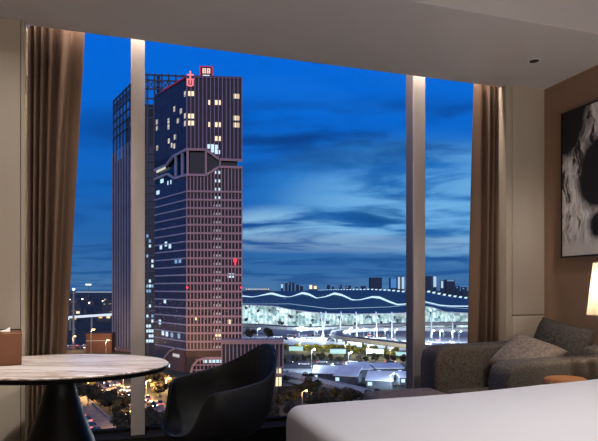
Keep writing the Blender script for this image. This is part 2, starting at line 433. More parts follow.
# ------------------------------------------------------------------ lounge chair, cushions, ottoman, side table
lc = tag(empty('lounge_chair', (2.13, 2.83, 0)), 'deep grey tweed lounge chair in the corner against the brown wall', 'armchair')
MB().box(.04, 1.17, .03, .85, .09, .27).build('seat_base', M['tweed'], lc, bevel=.03, seg=4)
MB().box(.05, .98, .215, .64, .271, .43).build('seat_cushion', M['tweed'], lc, bevel=.05, seg=5)
def arm(y0, y1, h, name='armrest', s=0):
    p = [(s, .08), (s, h - .12), (s + .015, h - .05), (s + .05, h - .012), (s + .11, h), (.5, h + .004), (1.2, h + .012), (1.2, .08)]
    mb = MB(); n = len(p)
    vs = [(a, y0, z) for a, z in p] + [(a, y1, z) for a, z in p]
    fs = [tuple(range(n)), tuple(range(2 * n - 1, n - 1, -1))] + [(i, (i + 1) % n, n + (i + 1) % n, n + i) for i in range(n)]
    mb.add(vs, fs)
    return mb.build(name, M['tweed'], lc, bevel=.035, seg=4)
arm(.64, .87, .725); arm(0, .21, .685, s=.11)
MB().box(.985, 1.205, .212, .638, .2, .74).build('backrest', M['tweed'], lc, bevel=.05, seg=4)
for x in (.1, 1.1):
    for y in (.1, .78):
        MB().tube([(x, y, 0), (x, y, .1)], [.016, .024], 12).build('leg', M['black_metal'], lc, smooth=True)
def pillow_mb(w, h, t, pinch=.035):
    def face(sgn):
        def fn(u, v):
            a, b = u * 2 - 1, v * 2 - 1
            px = a * w / 2 * (1 - pinch * (1 - a * a) * 0 - pinch * (b * b) * 0) * (1 - pinch * (1 - b * b))
            py = b * h / 2 * (1 - pinch * (1 - a * a))
            e = max(0, (1 - a ** 4) * (1 - b ** 4)) ** .55
            return (px, py, sgn * t / 2 * e)
        return fn
    mb = MB(); mb.grid(face(1), 24, 24); mb.grid(face(-1), 24, 24)
    return mb
def pillow(name, w, h, t, m, loc, normal, roll, label, cat, group=None):
    o = pillow_mb(w, h, t).build(name, m, smooth=True)
    bm = bmesh.new(); bm.from_mesh(o.data); bmesh.ops.remove_doubles(bm, verts=bm.verts, dist=1e-4); bmesh.ops.recalc_face_normals(bm, faces=bm.faces); bm.to_mesh(o.data); bm.free()
    n = Vector(normal).normalized(); up = Vector((0, 0, 1)); x = up.cross(n).normalized(); y = n.cross(x)
    R = Matrix((x, y, n)).transposed().to_4x4() @ Matrix.Rotation(roll, 4, 'Z')
    o.matrix_world = Matrix.Translation(loc) @ R
    return tag(o, label, cat, group)
pillow('back_cushion', .50, .48, .17, M['tweed_dark'], (3.11, 3.38, .66), (-1, -.12, .34), math.radians(-9), 'large charcoal cushion propped against the brown wall on the lounge chair', 'cushion')
pillow('throw_pillow', .40, .38, .15, M['tweed_light'], (2.74, 3.27, .655), (-.55, -.42, .95), math.radians(-24), 'smaller pale grey tweed pillow lying on the lounge chair', 'pillow')
ot = tag(empty('ottoman', (1.56, 2.93, 0)), 'low grey upholstered ottoman below the window, beside the lounge chair', 'ottoman')
MB().box(0, .53, 0, .56, .1, .448).build('upholstered_top', M['tweed_light'], ot, bevel=.04, seg=4)
for x in (.07, .46):
    for y in (.07, .49):
        MB().tube([(x, y, 0), (x, y, .12)], [.014, .02], 10).build('leg', M['black_metal'], ot, smooth=True)
st = tag(empty('side_table', (2.47, 2.62, 0)), 'small oval walnut side table between bed and lounge chair', 'side table')
o = MB().lathe([(0, .578), (.105, .578), (.127, .588), (.132, .602), (.124, .62), (.112, .625), (0, .625)], 48).build('tabletop', M['walnut'], st, smooth=False); o.scale = (1, .8, 1)
MB().tube([(0, 0, .02), (0, 0, .577)], .013, 12).build('post', M['black_metal'], st, smooth=True)
o = MB().lathe([(0, 0), (.11, 0), (.11, .012), (.02, .02), (0, .02)], 32).build('foot_plate', M['black_metal'], st); o.scale = (1, .8, 1)

# ------------------------------------------------------------------ nightstand and lamp
ns = tag(empty('nightstand', (2.69, 2.49, 0)), 'dark nightstand beside the bed against the brown wall', 'nightstand')
MB().box(.06, .45, 0, .28, .02, .55).build('cabinet_body', M['black_gloss'], ns, bevel=.004)
MB().box(.047, .059, .01, .27, .29, .53).build('drawer', M['walnut'], ns, bevel=.003)
lp = tag(empty('table_lamp', (2.86, 2.64, .551)), 'table lamp with lit cream cone shade in front of the brown wall', 'lamp')
def shade_mat():
    m, N, L, b = newmat('lamp_shade_cloth'); N.remove(b)
    out = N['Material Output']; di = N.new('ShaderNodeBsdfDiffuse'); tl = N.new('ShaderNodeBsdfTranslucent'); mx = N.new('ShaderNodeMixShader')
    no = N.new('ShaderNodeTexNoise'); no.inputs['Scale'].default_value = 200
    cr = N.new('ShaderNodeValToRGB'); cr.color_ramp.elements[0].color = rgb(225, 208, 184); cr.color_ramp.elements[1].color = rgb(250, 238, 220)
    L.new(no.outputs['Fac'], cr.inputs['Fac'])
    L.new(cr.outputs['Color'], di.inputs['Color']); L.new(cr.outputs['Color'], tl.inputs['Color'])
    mx.inputs[0].default_value = .6; L.new(di.outputs[0], mx.inputs[1]); L.new(tl.outputs[0], mx.inputs[2]); L.new(mx.outputs[0], out.inputs['Surface'])
    return m
mb = MB(); mb.grid(lambda u, v: ((.15 - .035 * v) * math.cos(2 * PI * u), (.15 - .035 * v) * math.sin(2 * PI * u), .435 + .318 * v), 48, 4)
mb.build('lamp_shade', shade_mat(), lp, smooth=True)
MB().lathe([(0, 0), (.075, 0), (.075, .012), (.02, .03), (.014, .2), (.014, .46), (.02, .47), (.02, .5), (0, .5)], 32).build('lamp_base', M['black_metal'], lp, smooth=True)
MB().lathe([(0, .505), (.02, .512), (.03, .54), (.02, .57), (0, .578)], 20).build('bulb', emit('bulb_glow', (1, .72, .42, 1), 12), lp, smooth=True)

# ------------------------------------------------------------------ room lights
def light(kind, name, loc, energy, col, rot=(0, 0, 0), size=None, **k):
    d = bpy.data.lights.new(name, kind); d.energy = energy; d.color = col
    o = bpy.data.objects.new(name, d); COL.objects.link(o); o.location = loc; o.rotation_euler = rot
    if size is not None:
        if kind == 'AREA':
            d.shape = 'RECTANGLE'; d.size, d.size_y = size
        else: d.shadow_soft_size = size
    for a, b in k.items(): setattr(d, a, b)
    return o
WARM = (1, .90, .81)
for x, y, p in ((.9, .9, 34), (1.7, 1.0, 34), (2.6, 1.1, 38), (.7, 1.9, 30), (1.7, 1.95, 30), (2.7, 2.0, 36)):
    light('SPOT', 'ceiling_spot', (x, y, ZC - .01), p * 1.3, (1, .965, .95), size=.04, spot_size=math.radians(82), spot_blend=.9)
light('SPOT', 'ceiling_spot', (-.32, 2.5, ZC - .01), 255, WARM, rot=(math.radians(14.5), 0, 0), size=.04, spot_size=math.radians(42), spot_blend=.75)
light('SPOT', 'ceiling_spot', (2.75, 1.75, ZC - .01), 120, WARM, rot=(math.radians(36), 0, math.radians(-14)), size=.04, spot_size=math.radians(56), spot_blend=.8)  # extra spot added to brighten the lounge chair, panel and brown wall
light('SPOT', 'ceiling_spot', (-.62, 1.2, ZC - .01), 130, WARM, rot=(math.radians(58), 0, math.radians(2)), size=.04, spot_size=math.radians(44), spot_blend=.8)
light('AREA', 'curtain_cove', ((XL + XR) / 2, 3.864, 2.985), 26, (1, .86, .76), rot=(math.radians(6), 0, 0), size=(4.2, .02))
light('AREA', 'back_fill', (1.6, YB + .25, .55), 52, (1, .92, .86), rot=(PI / 2 + math.radians(28), 0, 0), size=(3.0, .9))  # unseen soft fill added at the back wall to brighten the room
light('POINT', 'lamp_bulb', (2.86, 2.64, .551 + .60), 4.6, (1, .78, .54), size=.03)

# ================================================================== SKY
def sky():
    w = bpy.data.worlds.new('dusk_sky'); SC.world = w; w.use_nodes = True
    N, L = w.node_tree.nodes, w.node_tree.links
    bg = N['Background']
    tc = N.new('ShaderNodeTexCoord'); sp = N.new('ShaderNodeSeparateXYZ'); L.new(tc.outputs['Generated'], sp.inputs[0])
    cr = N.new('ShaderNodeValToRGB'); e = cr.color_ramp.elements
    stops = [(0, (76, 120, 166)), (.03, (56, 110, 166)), (.09, (40, 102, 170)), (.17, (22, 100, 184)), (.3, (8, 104, 208)), (.42, (3, 104, 220)), (.7, (2, 76, 176)), (1, (6, 58, 140))]
    e[0].position = 0; e[0].color = rgb(*stops[0][1]); e[1].position = 1; e[1].color = rgb(*stops[-1][1])
    for p, c in stops[1:-1]:
        k = e.new(p); k.color = rgb(*c)
    L.new(sp.outputs['Z'], cr.inputs['Fac'])
    # clouds lie on a flat layer overhead: project the direction on it
    zz = N.new('ShaderNodeMath'); zz.operation = 'ABSOLUTE'; L.new(sp.outputs['Z'], zz.inputs[0])
    za = N.new('ShaderNodeMath'); za.operation = 'ADD'; za.inputs[1].default_value = .10; L.new(zz.outputs[0], za.inputs[0])
    inv = N.new('ShaderNodeMath'); inv.operation = 'DIVIDE'; inv.inputs[0].default_value = 1; L.new(za.outputs[0], inv.inputs[1])
    pv = N.new('ShaderNodeVectorMath'); pv.operation = 'SCALE'; L.new(tc.outputs['Generated'], pv.inputs[0]); L.new(inv.outputs[0], pv.inputs['Scale'])
    mp = N.new('ShaderNodeMapping'); mp.vector_type = 'POINT'; mp.inputs['Rotation'].default_value = (0, 0, YAW + .10); L.new(pv.outputs[0], mp.inputs['Vector'])
    m2 = N.new('ShaderNodeMapping'); m2.inputs['Scale'].default_value = (.8, 1.15, 0); m2.inputs['Location'].default_value = (3.3, 1.6, 0); L.new(mp.outputs[0], m2.inputs['Vector'])
    n1 = N.new('ShaderNodeTexNoise'); n1.inputs['Scale'].default_value = 1.25; n1.inputs['Detail'].default_value = 6; n1.inputs['Roughness'].default_value = .55; n1.inputs['Distortion'].default_value = .35
    L.new(m2.outputs[0], n1.inputs['Vector'])
    def rng(src, a, b, lo=0, hi=1):
        r = N.new('ShaderNodeMapRange'); r.interpolation_type = 'SMOOTHSTEP'
        r.inputs['From Min'].default_value = a; r.inputs['From Max'].default_value = b; r.inputs['To Min'].default_value = lo; r.inputs['To Max'].default_value = hi
        L.new(src, r.inputs['Value']); return r.outputs[0]
    def mul(a, b):
        m = N.new('ShaderNodeMath'); m.operation = 'MULTIPLY'
        for i, q in enumerate((a, b)):
            if isinstance(q, (int, float)): m.inputs[i].default_value = q
            else: L.new(q, m.inputs[i])
        return m.outputs[0]
    def mx(f, a, b):
        m = N.new('ShaderNodeMix'); m.data_type = 'RGBA'; L.new(f, m.inputs['Factor']); L.new(a, m.inputs['A'])
        if isinstance(b, tuple): m.inputs['B'].default_value = b
        else: L.new(b, m.inputs['B'])
        return m.outputs['Result']
    def patch(px, py, wx, wy, amt=0.06):     # a soft region of the sky round one bearing, frayed by noise
        d = W((px - CXP) / FPX, 1); v = Vector((d.x, d.y, (HOR - py) / FPX)).normalized()
        rr = W(1, 0); right = Vector((rr.x, rr.y, 0)); up = right.cross(v).normalized() * 1.0
        if up.z < 0: up = -up
        a = N.new('ShaderNodeVectorMath'); a.operation = 'SUBTRACT'; a.inputs[1].default_value = v; L.new(tc.outputs['Generated'], a.inputs[0])
        o = []
        for ax, sz in ((right, wx / FPX), (up, wy / FPX)):
            q = N.new('ShaderNodeVectorMath'); q.operation = 'DOT_PRODUCT'; q.inputs[1].default_value = ax / sz; L.new(a.outputs[0], q.inputs[0]); o.append(mul(q.outputs['Value'], q.outputs['Value']))
        s = N.new('ShaderNodeMath'); s.operation = 'ADD'; L.new(o[0], s.inputs[0]); L.new(o[1], s.inputs[1])
        return rng(s.outputs[0], 1.0, 0.0)
    def mxm(a, b):
        m = N.new('ShaderNodeMath'); m.operation = 'MAXIMUM'; L.new(a, m.inputs[0]); L.new(b, m.inputs[1]); return m.outputs[0]
    light_c = rng(n1.outputs['Fac'], .38, .60)
    dark_c = rng(n1.outputs['Fac'], .56, .36)
    col = cr.outputs['Color']
    # broad dull cloud over most of the view
    low = rng(sp.outputs['Z'], .30, .10)
    col = mx(mul(mul(dark_c, low), .6), col, rgb(18, 72, 138))
    band = patch(330, 128, 320, 34)
    col = mx(mul(mul(band, rng(n1.outputs['Fac'], .62, .40)), .95), col, rgb(10, 62, 136))
    col = mx(mul(mul(patch(345, 150, 150, 20), rng(n1.outputs['Fac'], .60, .40)), .6), col, rgb(14, 66, 136))
    col = mx(mul(mul(patch(250, 175, 190, 70), dark_c), .55), col, rgb(14, 70, 140))
    # pale broken cloud to the right, low streaks
    b1 = mxm(patch(455, 205, 185, 62), patch(330, 226, 150, 26))
    col = mx(mul(mul(b1, light_c), .95), col, rgb(160, 208, 236))
    col = mx(mul(mul(patch(425, 195, 200, 66), rng(n1.outputs['Fac'], .25, .55)), .6), col, rgb(70, 156, 220))
    b2 = patch(330, 243, 200, 12)
    col = mx(mul(mul(b2, rng(n1.outputs['Fac'], .30, .55)), .75), col, rgb(126, 160, 196))
    col = mx(mul(mul(patch(395, 212, 55, 20), dark_c), .9), col, rgb(22, 82, 144))
    col = mx(mul(mul(patch(400, 92, 240, 26), light_c), .35), col, rgb(30, 120, 220))
    # unseen afterglow added behind the camera to light the towers and ground
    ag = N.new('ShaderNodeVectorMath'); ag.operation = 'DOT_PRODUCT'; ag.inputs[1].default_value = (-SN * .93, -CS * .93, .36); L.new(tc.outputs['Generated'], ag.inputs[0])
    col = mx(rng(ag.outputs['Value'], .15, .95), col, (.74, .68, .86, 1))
    below = rng(sp.outputs['Z'], 0, -.02)
    col = mx(below, col, rgb(20, 34, 56))
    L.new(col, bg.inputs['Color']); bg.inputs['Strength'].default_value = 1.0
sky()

# ================================================================== MATERIALS OUTSIDE
M['asphalt'] = mat('asphalt', rgb(132, 120, 114), .8, var=.2, scale=.4)
M['road_pale'] = mat('concrete_road', rgb(130, 130, 134), .8, var=.1, scale=.3)
M['earth'] = mat('ground_cover', rgb(52, 54, 44), .95, var=.5, scale=.06, c2=rgb(30, 34, 30))
M['verge'] = mat('dry_lawn', rgb(120, 100, 52), .95, var=.5, scale=.25, c2=rgb(66, 56, 30))
M['leaf'] = mat('leaves', rgb(74, 68, 44), .8, var=.4, scale=.8, c2=rgb(36, 34, 22))
M['leaf_b'] = mat('leaves_yellowish', rgb(140, 140, 66), .8, var=.4, scale=.8, c2=rgb(46, 54, 26))
M['bark'] = mat('bark', rgb(58, 46, 36), .9)
M['tower_glass'] = mat('tower_glazing', rgb(22, 26, 44), .4, var=.3, scale=.25)
M['tower_side'] = mat('tower_side_glazing', rgb(50, 56, 86), .4, var=.25, scale=.2)
M['fin'] = mat('mauve_fin', rgb(178, 146, 160), .6, var=.08, scale=.2)
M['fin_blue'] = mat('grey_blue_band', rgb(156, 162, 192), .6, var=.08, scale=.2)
M['annex'] = mat('annex_concrete', rgb(150, 130, 138), .7, var=.1, scale=.3)
M['podium'] = mat('brown_podium', rgb(70, 48, 48), .5, var=.1, scale=.3)
M['steel_b'] = mat('dark_blue_steel', rgb(64, 80, 104), .6, var=.1, scale=.2)
M['far_fin'] = mat('far_tower_fin', rgb(150, 152, 178), .5, var=.1, scale=.1)
M['far_glass'] = mat('far_tower_glazing', rgb(46, 52, 76), .3, var=.3, scale=.1)
M['pole'] = mat('galvanised_pole', rgb(150, 152, 156), .5, metal=.3)
M['roofing'] = mat('terminal_roof', rgb(60, 100, 120), .85, spec=.2, var=.1, scale=.02)
M['concrete'] = mat('pale_concrete', rgb(150, 150, 152), .8, var=.1, scale=.3)
M['roof_pale'] = mat('pale_metal_roof', rgb(205, 212, 224), .55, var=.12, scale=.25)
M['shed_wall'] = mat('shed_wall', rgb(78, 84, 96), .8, var=.15, scale=.4)
M['brick_red'] = mat('reddish_wall', rgb(92, 62, 54), .85, var=.15, scale=.5)
M['skyline'] = mat('far_building', rgb(52, 72, 100), .8, var=.15, scale=.02)
M['white_steel'] = mat('white_steel', rgb(214, 216, 218), .5, var=.03)
M['black_sign'] = mat('sign_box', rgb(30, 14, 22), .5)
EW = emit('warm_window', (1, .78, .46, 1), 1.15)
EWC = emit('cool_window', (.62, .86, .95, 1), .9)
EB = emit('blue_window', (.30, .55, .85, 1), .55)
ER = emit('red_sign_light', (1, .05, .09, 1), 1.3)
EWH = emit('white_sign_light', (1, .82, .72, 1), 1.2)
EL_O = emit('sodium_lamp', (1, .50, .12, 1), 14)
EL_W = emit('white_lamp', (.80, .95, 1, 1), 12)
EL_W2 = emit('headlamp', (1, .93, .82, 1), 7)
EL_R = emit('tail_lamp', (1, .06, .03, 1), 5)
E_SKYL_TRUSS = emit('skylight_truss_glow', (.62, .86, .95, 1), 1.0)
E_BILL = emit('lit_canopy', (.55, .86, .80, 1), .75)

# ================================================================== GROUND AND ROADS
struct('ground', MB().grid(lambda u, v: tuple(W(-2600 + 6200 * u, 15 + 6000 * v).to_3d() + Vector((0, 0, GZ))) if False else (lambda p: (p.x, p.y, GZ))(W(-2600 + 6200 * u, 15 + 6000 * v)), 40, 40), M['earth'])
def ribbon(pts, w, z0, th):
    """a strip of given width along a polyline of ground points"""
    mb = MB(); P = [Vector((p.x, p.y, 0)) for p in pts]; vs = []
    for i, p in enumerate(P):
        d = (P[min(i + 1, len(P) - 1)] - P[max(i - 1, 0)]).normalized(); n = Vector((-d.y, d.x, 0))
        ww = w[i] if isinstance(w, (list, tuple)) else w
        zz = z0[i] if isinstance(z0, (list, tuple)) else z0
        for s, h in ((-1, -th), (1, -th), (1, 0), (-1, 0)): vs.append((p.x + n.x * s * ww / 2, p.y + n.y * s * ww / 2, zz + h))
    fs = []
    for i in range(len(P) - 1):
        for k in range(4): fs.append((i * 4 + k, i * 4 + (k + 1) % 4, (i + 1) * 4 + (k + 1) % 4, (i + 1) * 4 + k))
    fs += [(0, 1, 2, 3), tuple(len(vs) - 4 + k for k in range(4))]
    return mb.add(vs, fs)
def curve(pts, n=8):                          # smooth polyline through points
    out = []
    for i in range(len(pts) - 1):
        p0 = pts[max(i - 1, 0)]; p1 = pts[i]; p2 = pts[i + 1]; p3 = pts[min(i + 2, len(pts) - 1)]
        for k in range(n):
            t = k / n
            out.append(.5 * ((2 * p1) + (p2 - p0) * t + (2 * p0 - 5 * p1 + 4 * p2 - p3) * t * t + (3 * p1 - p0 - 3 * p2 + p3) * t ** 3))
    out.append(pts[-1]); return out
avenue = curve([G(60, 371), G(95, 382), G(131, 399.5), G(172, 419), G(230, 452)])
struct('road_avenue', ribbon(avenue, 11, GZ + .12, .1), M['asphalt'])
lane = curve([G(58, 384), G(84, 411), G(113, 441), G(140, 470)])
struct('road_lane', ribbon(lane, 8, GZ + .12, .1), M['asphalt'])
for k, sd in enumerate((-1, 1)):
    off = [p + Vector((-(lane[min(i + 1, len(lane) - 1)] - lane[max(i - 1, 0)]).normalized().y, (lane[min(i + 1, len(lane) - 1)] - lane[max(i - 1, 0)]).normalized().x, 0)) * 4.1 * sd for i, p in enumerate(lane)]
    struct('kerb_lane', ribbon(off, .5, GZ + .32, .3), M['road_pale'])
struct('verge_lawn', ribbon(curve([G(72, 392), G(98, 410), G(126, 432), G(150, 456)]), [9, 9, 9, 9] * 7 if False else 10, GZ + .06, .05), M['verge'])
cross = [G(x, 364.5) for x in (200, 270, 330, 404, 480)]
struct('road_boulevard', ribbon(cross, 20, GZ + .1, .08), mat('boulevard_asphalt', rgb(84, 88, 98), .8, var=.12, scale=.3))
struct('road_plaza', MB().prism([tuple(G(a, b).xy) for a, b in ((276, 386), (332, 386), (322, 369), (276, 369))], GZ, GZ + .16), M['concrete'])
ramp = curve([G(284, 372, GZ + 3), G(312, 379, GZ + 3), G(345, 386, GZ + 3), G(372, 393.5, GZ + 3), G(400, 402, GZ + 3)])
struct('road_ramp', ribbon(ramp, 7, GZ + 3, .8), M['road_pale'])
street = [G(40, 348), G(75, 346.5), G(120, 349), G(170, 352)]
struct('road_street', ribbon(street, 18, GZ + .1, .08), mat('pink_lit_asphalt', rgb(150, 118, 108), .8, var=.2, scale=.2))  # the pink light on this street is put into the asphalt colour
struct('parking_lot', MB().prism([tuple(G(a, b).xy) for a, b in ((232, 345), (330, 345), (480, 356), (480, 328), (232, 328))], GZ, GZ + .1), M['concrete'])

# ================================================================== FACADE TOOL
class Face:
    """an upright building front: u runs along it, z up, d outward"""
    def __init__(s, a, b, toward):
        s.o = Vector((a.x, a.y)); v = Vector((b.x, b.y)) - s.o; s.L = v.length; s.e = v / s.L
        n = Vector((s.e.y, -s.e.x))
        if n.dot(Vector((toward[0], toward[1])) - s.o) < 0: n = -n
        s.n = n
    def p(s, u, d): return s.o + s.e * u + s.n * d
    def box(s, mb, u0, u1, z0, z1, d0, d1):
        q = [s.p(u0, d0), s.p(u1, d0), s.p(u1, d1), s.p(u0, d1)]
        return mb.hexa([(a.x, a.y, z0) for a in q] + [(a.x, a.y, z1) for a in q])
    def strip(s, mb, pts, w, d0, d1):         # a flat band of width w following (u, z) points
        for (u0, z0), (u1, z1) in zip(pts, pts[1:]):
            v = Vector((u1 - u0, z1 - z0)); n = Vector((-v.y, v.x)).normalized() * w / 2; e = v.normalized() * w * .3
            c = [(u0 - n.x - e.x, z0 - n.y - e.y), (u1 - n.x + e.x, z1 - n.y + e.y), (u1 + n.x + e.x, z1 + n.y + e.y), (u0 + n.x - e.x, z0 + n.y - e.y)]
            mb.hexa([(*s.p(u, d0), z) for u, z in c] + [(*s.p(u, d1), z) for u, z in c])
        return mb
    def poly(s, mb, pts, d0, d1):
        n = len(pts); vs = [(*s.p(u, d0), z) for u, z in pts] + [(*s.p(u, d1), z) for u, z in pts]
        mb.add(vs, [tuple(range(n)), tuple(range(2 * n - 1, n - 1, -1))] + [(i, (i + 1) % n, n + (i + 1) % n, n + i) for i in range(n)])
        return mb
EYE = (0, 0)
def kpoly(tbl, x):
    for (a, p), (b, q) in zip(tbl, tbl[1:]):
        if a <= x <= b: return p + (q - p) * (x - a) / (b - a)
    return tbl[0][1] if x < tbl[0][0] else tbl[-1][1]

# ================================================================== NEAR TOWER
def near_tower():
    A = W(-45.4, 225); B = W(-23.3, 226.6); C = W(-64.2, 247.5)
    D = B + (C - A) * .8
    root = tag(empty('hotel_tower', (A.x, A.y, GZ)), 'tall office and hotel tower with mauve fins and red lit sign on its roof', 'tower')
    o3 = Vector((A.x, A.y, GZ))
    def L2(p): return Vector((p.x - A.x, p.y - A.y))
    a, b, c, dd = L2(A), L2(B), L2(C), L2(D)
    eye = L2(Vector((0, 0)))
    R = Face(a, b, eye); Lf = Face(a, c, eye)
    Z = lambda y: (CAMZ + (HOR - y) * 225 / FPX) - GZ          # height on the near corner above the street
    H = Z(78); ZB = Z(352)
    # void band outlines: (u, y at the near corner's distance)
    ru = lambda px: (px - 187) * .4037
    def lu(px):                                 # along the left front from a bearing
        k = (px - CXP) / FPX; r0, t0 = -45.4, 225; r1, t1 = -64.2, 247.5
        s = (k * t0 - r0) / ((r1 - r0) - k * (t1 - t0)); return s * Lf.L, t0 + s * (t1 - t0)
    def lz(px, y):
        u, t = lu(px); return u, CAMZ + (HOR - y) * t / FPX - GZ
    up_r = [(0, Z(149.5)), (ru(206), Z(149.5)), (ru(219), Z(159)), (R.L, Z(159.5))]
    lo_r = [(0, Z(175)), (ru(206), Z(175)), (ru(219), Z(166.5)), (R.L, Z(166.8))]
    up_l = [(0, Z(149.5)), lz(173, 157), lz(167, 165), (Lf.L, lz(156, 170)[1])]
    lo_l = [(0, Z(175)), lz(175, 178.5), lz(168, 174), (Lf.L, lz(156, 179)[1])]
    body = MB(); foot = [a, b, dd, c]
    cen = (a + b + c + dd) / 4
    inset = [p + (cen - p) * .10 for p in foot]
    zlo = min(z for _, z in lo_r + lo_l); zhi = max(z for _, z in up_r + up_l)
    body.prism([tuple(p) for p in foot], 0, zlo); body.prism([tuple(p) for p in foot], zhi, H)
    core = MB().prism([tuple(p) for p in inset], zlo - .5, zhi + .5)
    body.build('glazed_body', M['tower_glass'], root)
    sk = MB(); Lf.box(sk, .05, Lf.L - .05, 0, zlo, -.5, .03); Lf.box(sk, .05, Lf.L - .05, zhi, H, -.5, .03); sk.build('side_glazing', M['tower_side'], root)
    core.build('sky_garden_core', mat('void_glazing', rgb(16, 22, 40), .2), root)
    # the wall panels between the body blocks and the slanting outlines
    for F, up, lo in ((R, up_r, lo_r), (Lf, up_l, lo_l)):
        cheek = MB()
        for (u0, z0), (u1, z1) in zip(up, up[1:]):
            if min(z0, z1) < zhi - .05: F.poly(cheek, [(u0, z0), (u1, z1), (u1, zhi), (u0, zhi)], -.6, 0)
        for (u0, z0), (u1, z1) in zip(lo, lo[1:]):
            if max(z0, z1) > zlo + .05: F.poly(cheek, [(u0, zlo), (u1, zlo), (u1, z1), (u0, z0)], -.6, 0)
        cheek.build('band_cheek', M['tower_glass'], root)
    fb = MB(); R.strip(fb, up_r, .9, -.3, .6); R.strip(fb, lo_r, .9, -.3, .6); fb.build('void_frame', M['fin'], root)
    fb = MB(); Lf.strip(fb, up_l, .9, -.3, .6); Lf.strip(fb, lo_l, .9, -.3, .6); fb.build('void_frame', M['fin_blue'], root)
    for F, u, w in ((R, 0.3, .9), (R, ru(206), .8), (R, ru(220), .7), (Lf, lu(182.5)[0], 1.3), (Lf, lu(176)[0], 1.3)):
        up, lo = (up_r, lo_r) if F is R else (up_l, lo_l)
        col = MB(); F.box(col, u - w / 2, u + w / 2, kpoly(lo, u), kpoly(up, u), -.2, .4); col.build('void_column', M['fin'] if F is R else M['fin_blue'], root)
    # vertical fins and floor bands
    fins = MB(); nf = 14
    for i in range(nf + 1):
        u = R.L * i / nf
        R.box(fins, u - .17, u + .17, kpoly(up_r, u) , H + .4, 0, .45)
    fins.build('upper_fins', mat('fin_shaded_mauve', rgb(156, 134, 168), .6, var=.08, scale=.2), root)  # same fins, with the weaker city light higher up put into their colour
    nf = 16; fins = MB()
    for i in range(nf + 1):
        u = R.L * i / nf
        R.box(fins, u - .2, u + .2, ZB, kpoly(lo_r, u), 0, .4)
    fins.build('lower_fins', M['fin'], root)
    bands = MB(); y = 350.0; k = 0
    while y > 186:
        R.box(bands, -.1, R.L + .1, Z(y) - .36, Z(y) + .36, 0, .55); y -= 8.35; k += 1
    bands.build('floor_bands', M['fin'], root)
    bands = MB(); y = 350.0
    while y > 186:
        Lf.box(bands, 0, Lf.L, Z(y) - .27, Z(y) + .27, 0, .3); y -= 8.35
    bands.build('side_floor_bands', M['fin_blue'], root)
    sf = MB()
    for i in range(13):
        u = Lf.L * i / 12; Lf.box(sf, u - .1, u + .1, kpoly(up_l, u) + .3, H, 0, .2)
    for i in range(9):
        y = 86 + 8.35 * i; 
        if Z(y) > zhi: Lf.box(sf, 0, Lf.L, Z(y) - .1, Z(y) + .1, 0, .15)
    sf.build('side_mullions', mat('thin_navy_mullion', rgb(58, 66, 98), .6), root)
    par = MB(); R.box(par, -.2, R.L + .2, H, H + 1.0, -.6, .4); Lf.box(par, 0, Lf.L, H, H + 1.0, -.6, .3); par.build('parapet', mat('parapet_mauve', rgb(96, 84, 112), .6), root)
    # red rooftop lights and signs
    s = MB()
    Lf.box(s, 1, 21.6, H + .2, H + .75, .35, .55)
    s.build('red_roof_line', emit('dim_red', (.8, .05, .12, 1), .14), root)
    s = MB()                                    # tall red character near the corner
    for u0, u1, z0, z1 in ((.2, 3.0, 4.4, 4.9), (1.3, 1.9, 1.0, 6.2), (.1, 3.1, 2.6, 3.1), (.2, .8, .2, 2.6), (2.3, 2.9, .2, 2.6), (.9, 2.3, .0, .6)):
        R.box(s, u0 - .2, u1 - .2, H - 3.6 + z0, H - 3.6 + z1, .62, .8)
    s.build('red_character', emit('red_character_light', (1, .22, .24, 1), 1.1), root)
    s = MB(); R.box(s, 4.9, 10.3, H + .6, H + 5.6, -2.0, -1.4); s.build('sign_box', emit('red_box_edge', (.75, .02, .08, 1), .5), root)
    s = MB(); R.box(s, 5.5, 9.7, H + .9, H + 5.2, -1.39, -1.25); s.build('sign_face', M['black_sign'], root)
    sp = MB()
    for u0, u1, z0, z1 in ((6.1, 6.5, 2.6, 4.6), (6.1, 7.5, 4.2, 4.6), (6.1, 7.4, 3.4, 3.7), (7.1, 7.5, 2.6, 4.6), (6.1, 7.5, 2.6, 2.9), (7.9, 9.2, 4.2, 4.6), (7.9, 8.3, 2.6, 4.6), (8.8, 9.2, 2.6, 4.6), (7.9, 9.2, 3.3, 3.6), (7.9, 9.2, 2.6, 2.9)):
        R.box(sp, u0, u1, H + z0, H + z1, -1.24, -1.15)
    sp.build('sign_characters', emit('orange_white_sign', (1, .62, .5, 1), 1.2), root)
    sp = MB(); R.box(sp, 6.2, 9.0, H + 1.1, H + 1.9, -1.24, -1.15); sp.build('sign_caption', emit('white_caption', (.9, .95, 1, 1), 1.1), root)
    # lit rooms
    def lit(F, u, y, w, h, m, z=None):
        zc = Z(y) if z is None else z
        k = MB(); F.box(k, u - w / 2, u + w / 2, zc - h / 2, zc + h / 2, -.05, .08); k.build('lit_window', m, root)
    for px, y in ((190.8, 93.5), (190.8, 116), (190.8, 123), (236, 95), (236, 117), (236, 124), (217.5, 101.8), (217.5, 124), (217.5, 138), (209.5, 102), (209.5, 124)):
        w = 2.2 if px not in (209.5,) else 1.2
        lit(R, ru(px) - .55 if w > 2 else ru(px), y, 1.05, 1.9, EW)
        if w > 2: lit(R, ru(px) + .75, y, 1.05, 1.9, EW)
    for px, y in ((184.8, 94), (184.8, 116), (184.8, 123.5), (181, 111), (174.5, 109), (168.5, 121), (168.5, 127), (178, 121), (157, 122), (157, 128), (175, 137), (169, 141), (174.5, 146), (157.3, 148), (172, 145)):
        u, t = lu(px); lit(Lf, u, 0, 1.7, 2.1, emit('soft_warm_window', (.95, .82, .6, 1), .62), z=CAMZ + (HOR - y) * t / FPX - GZ)
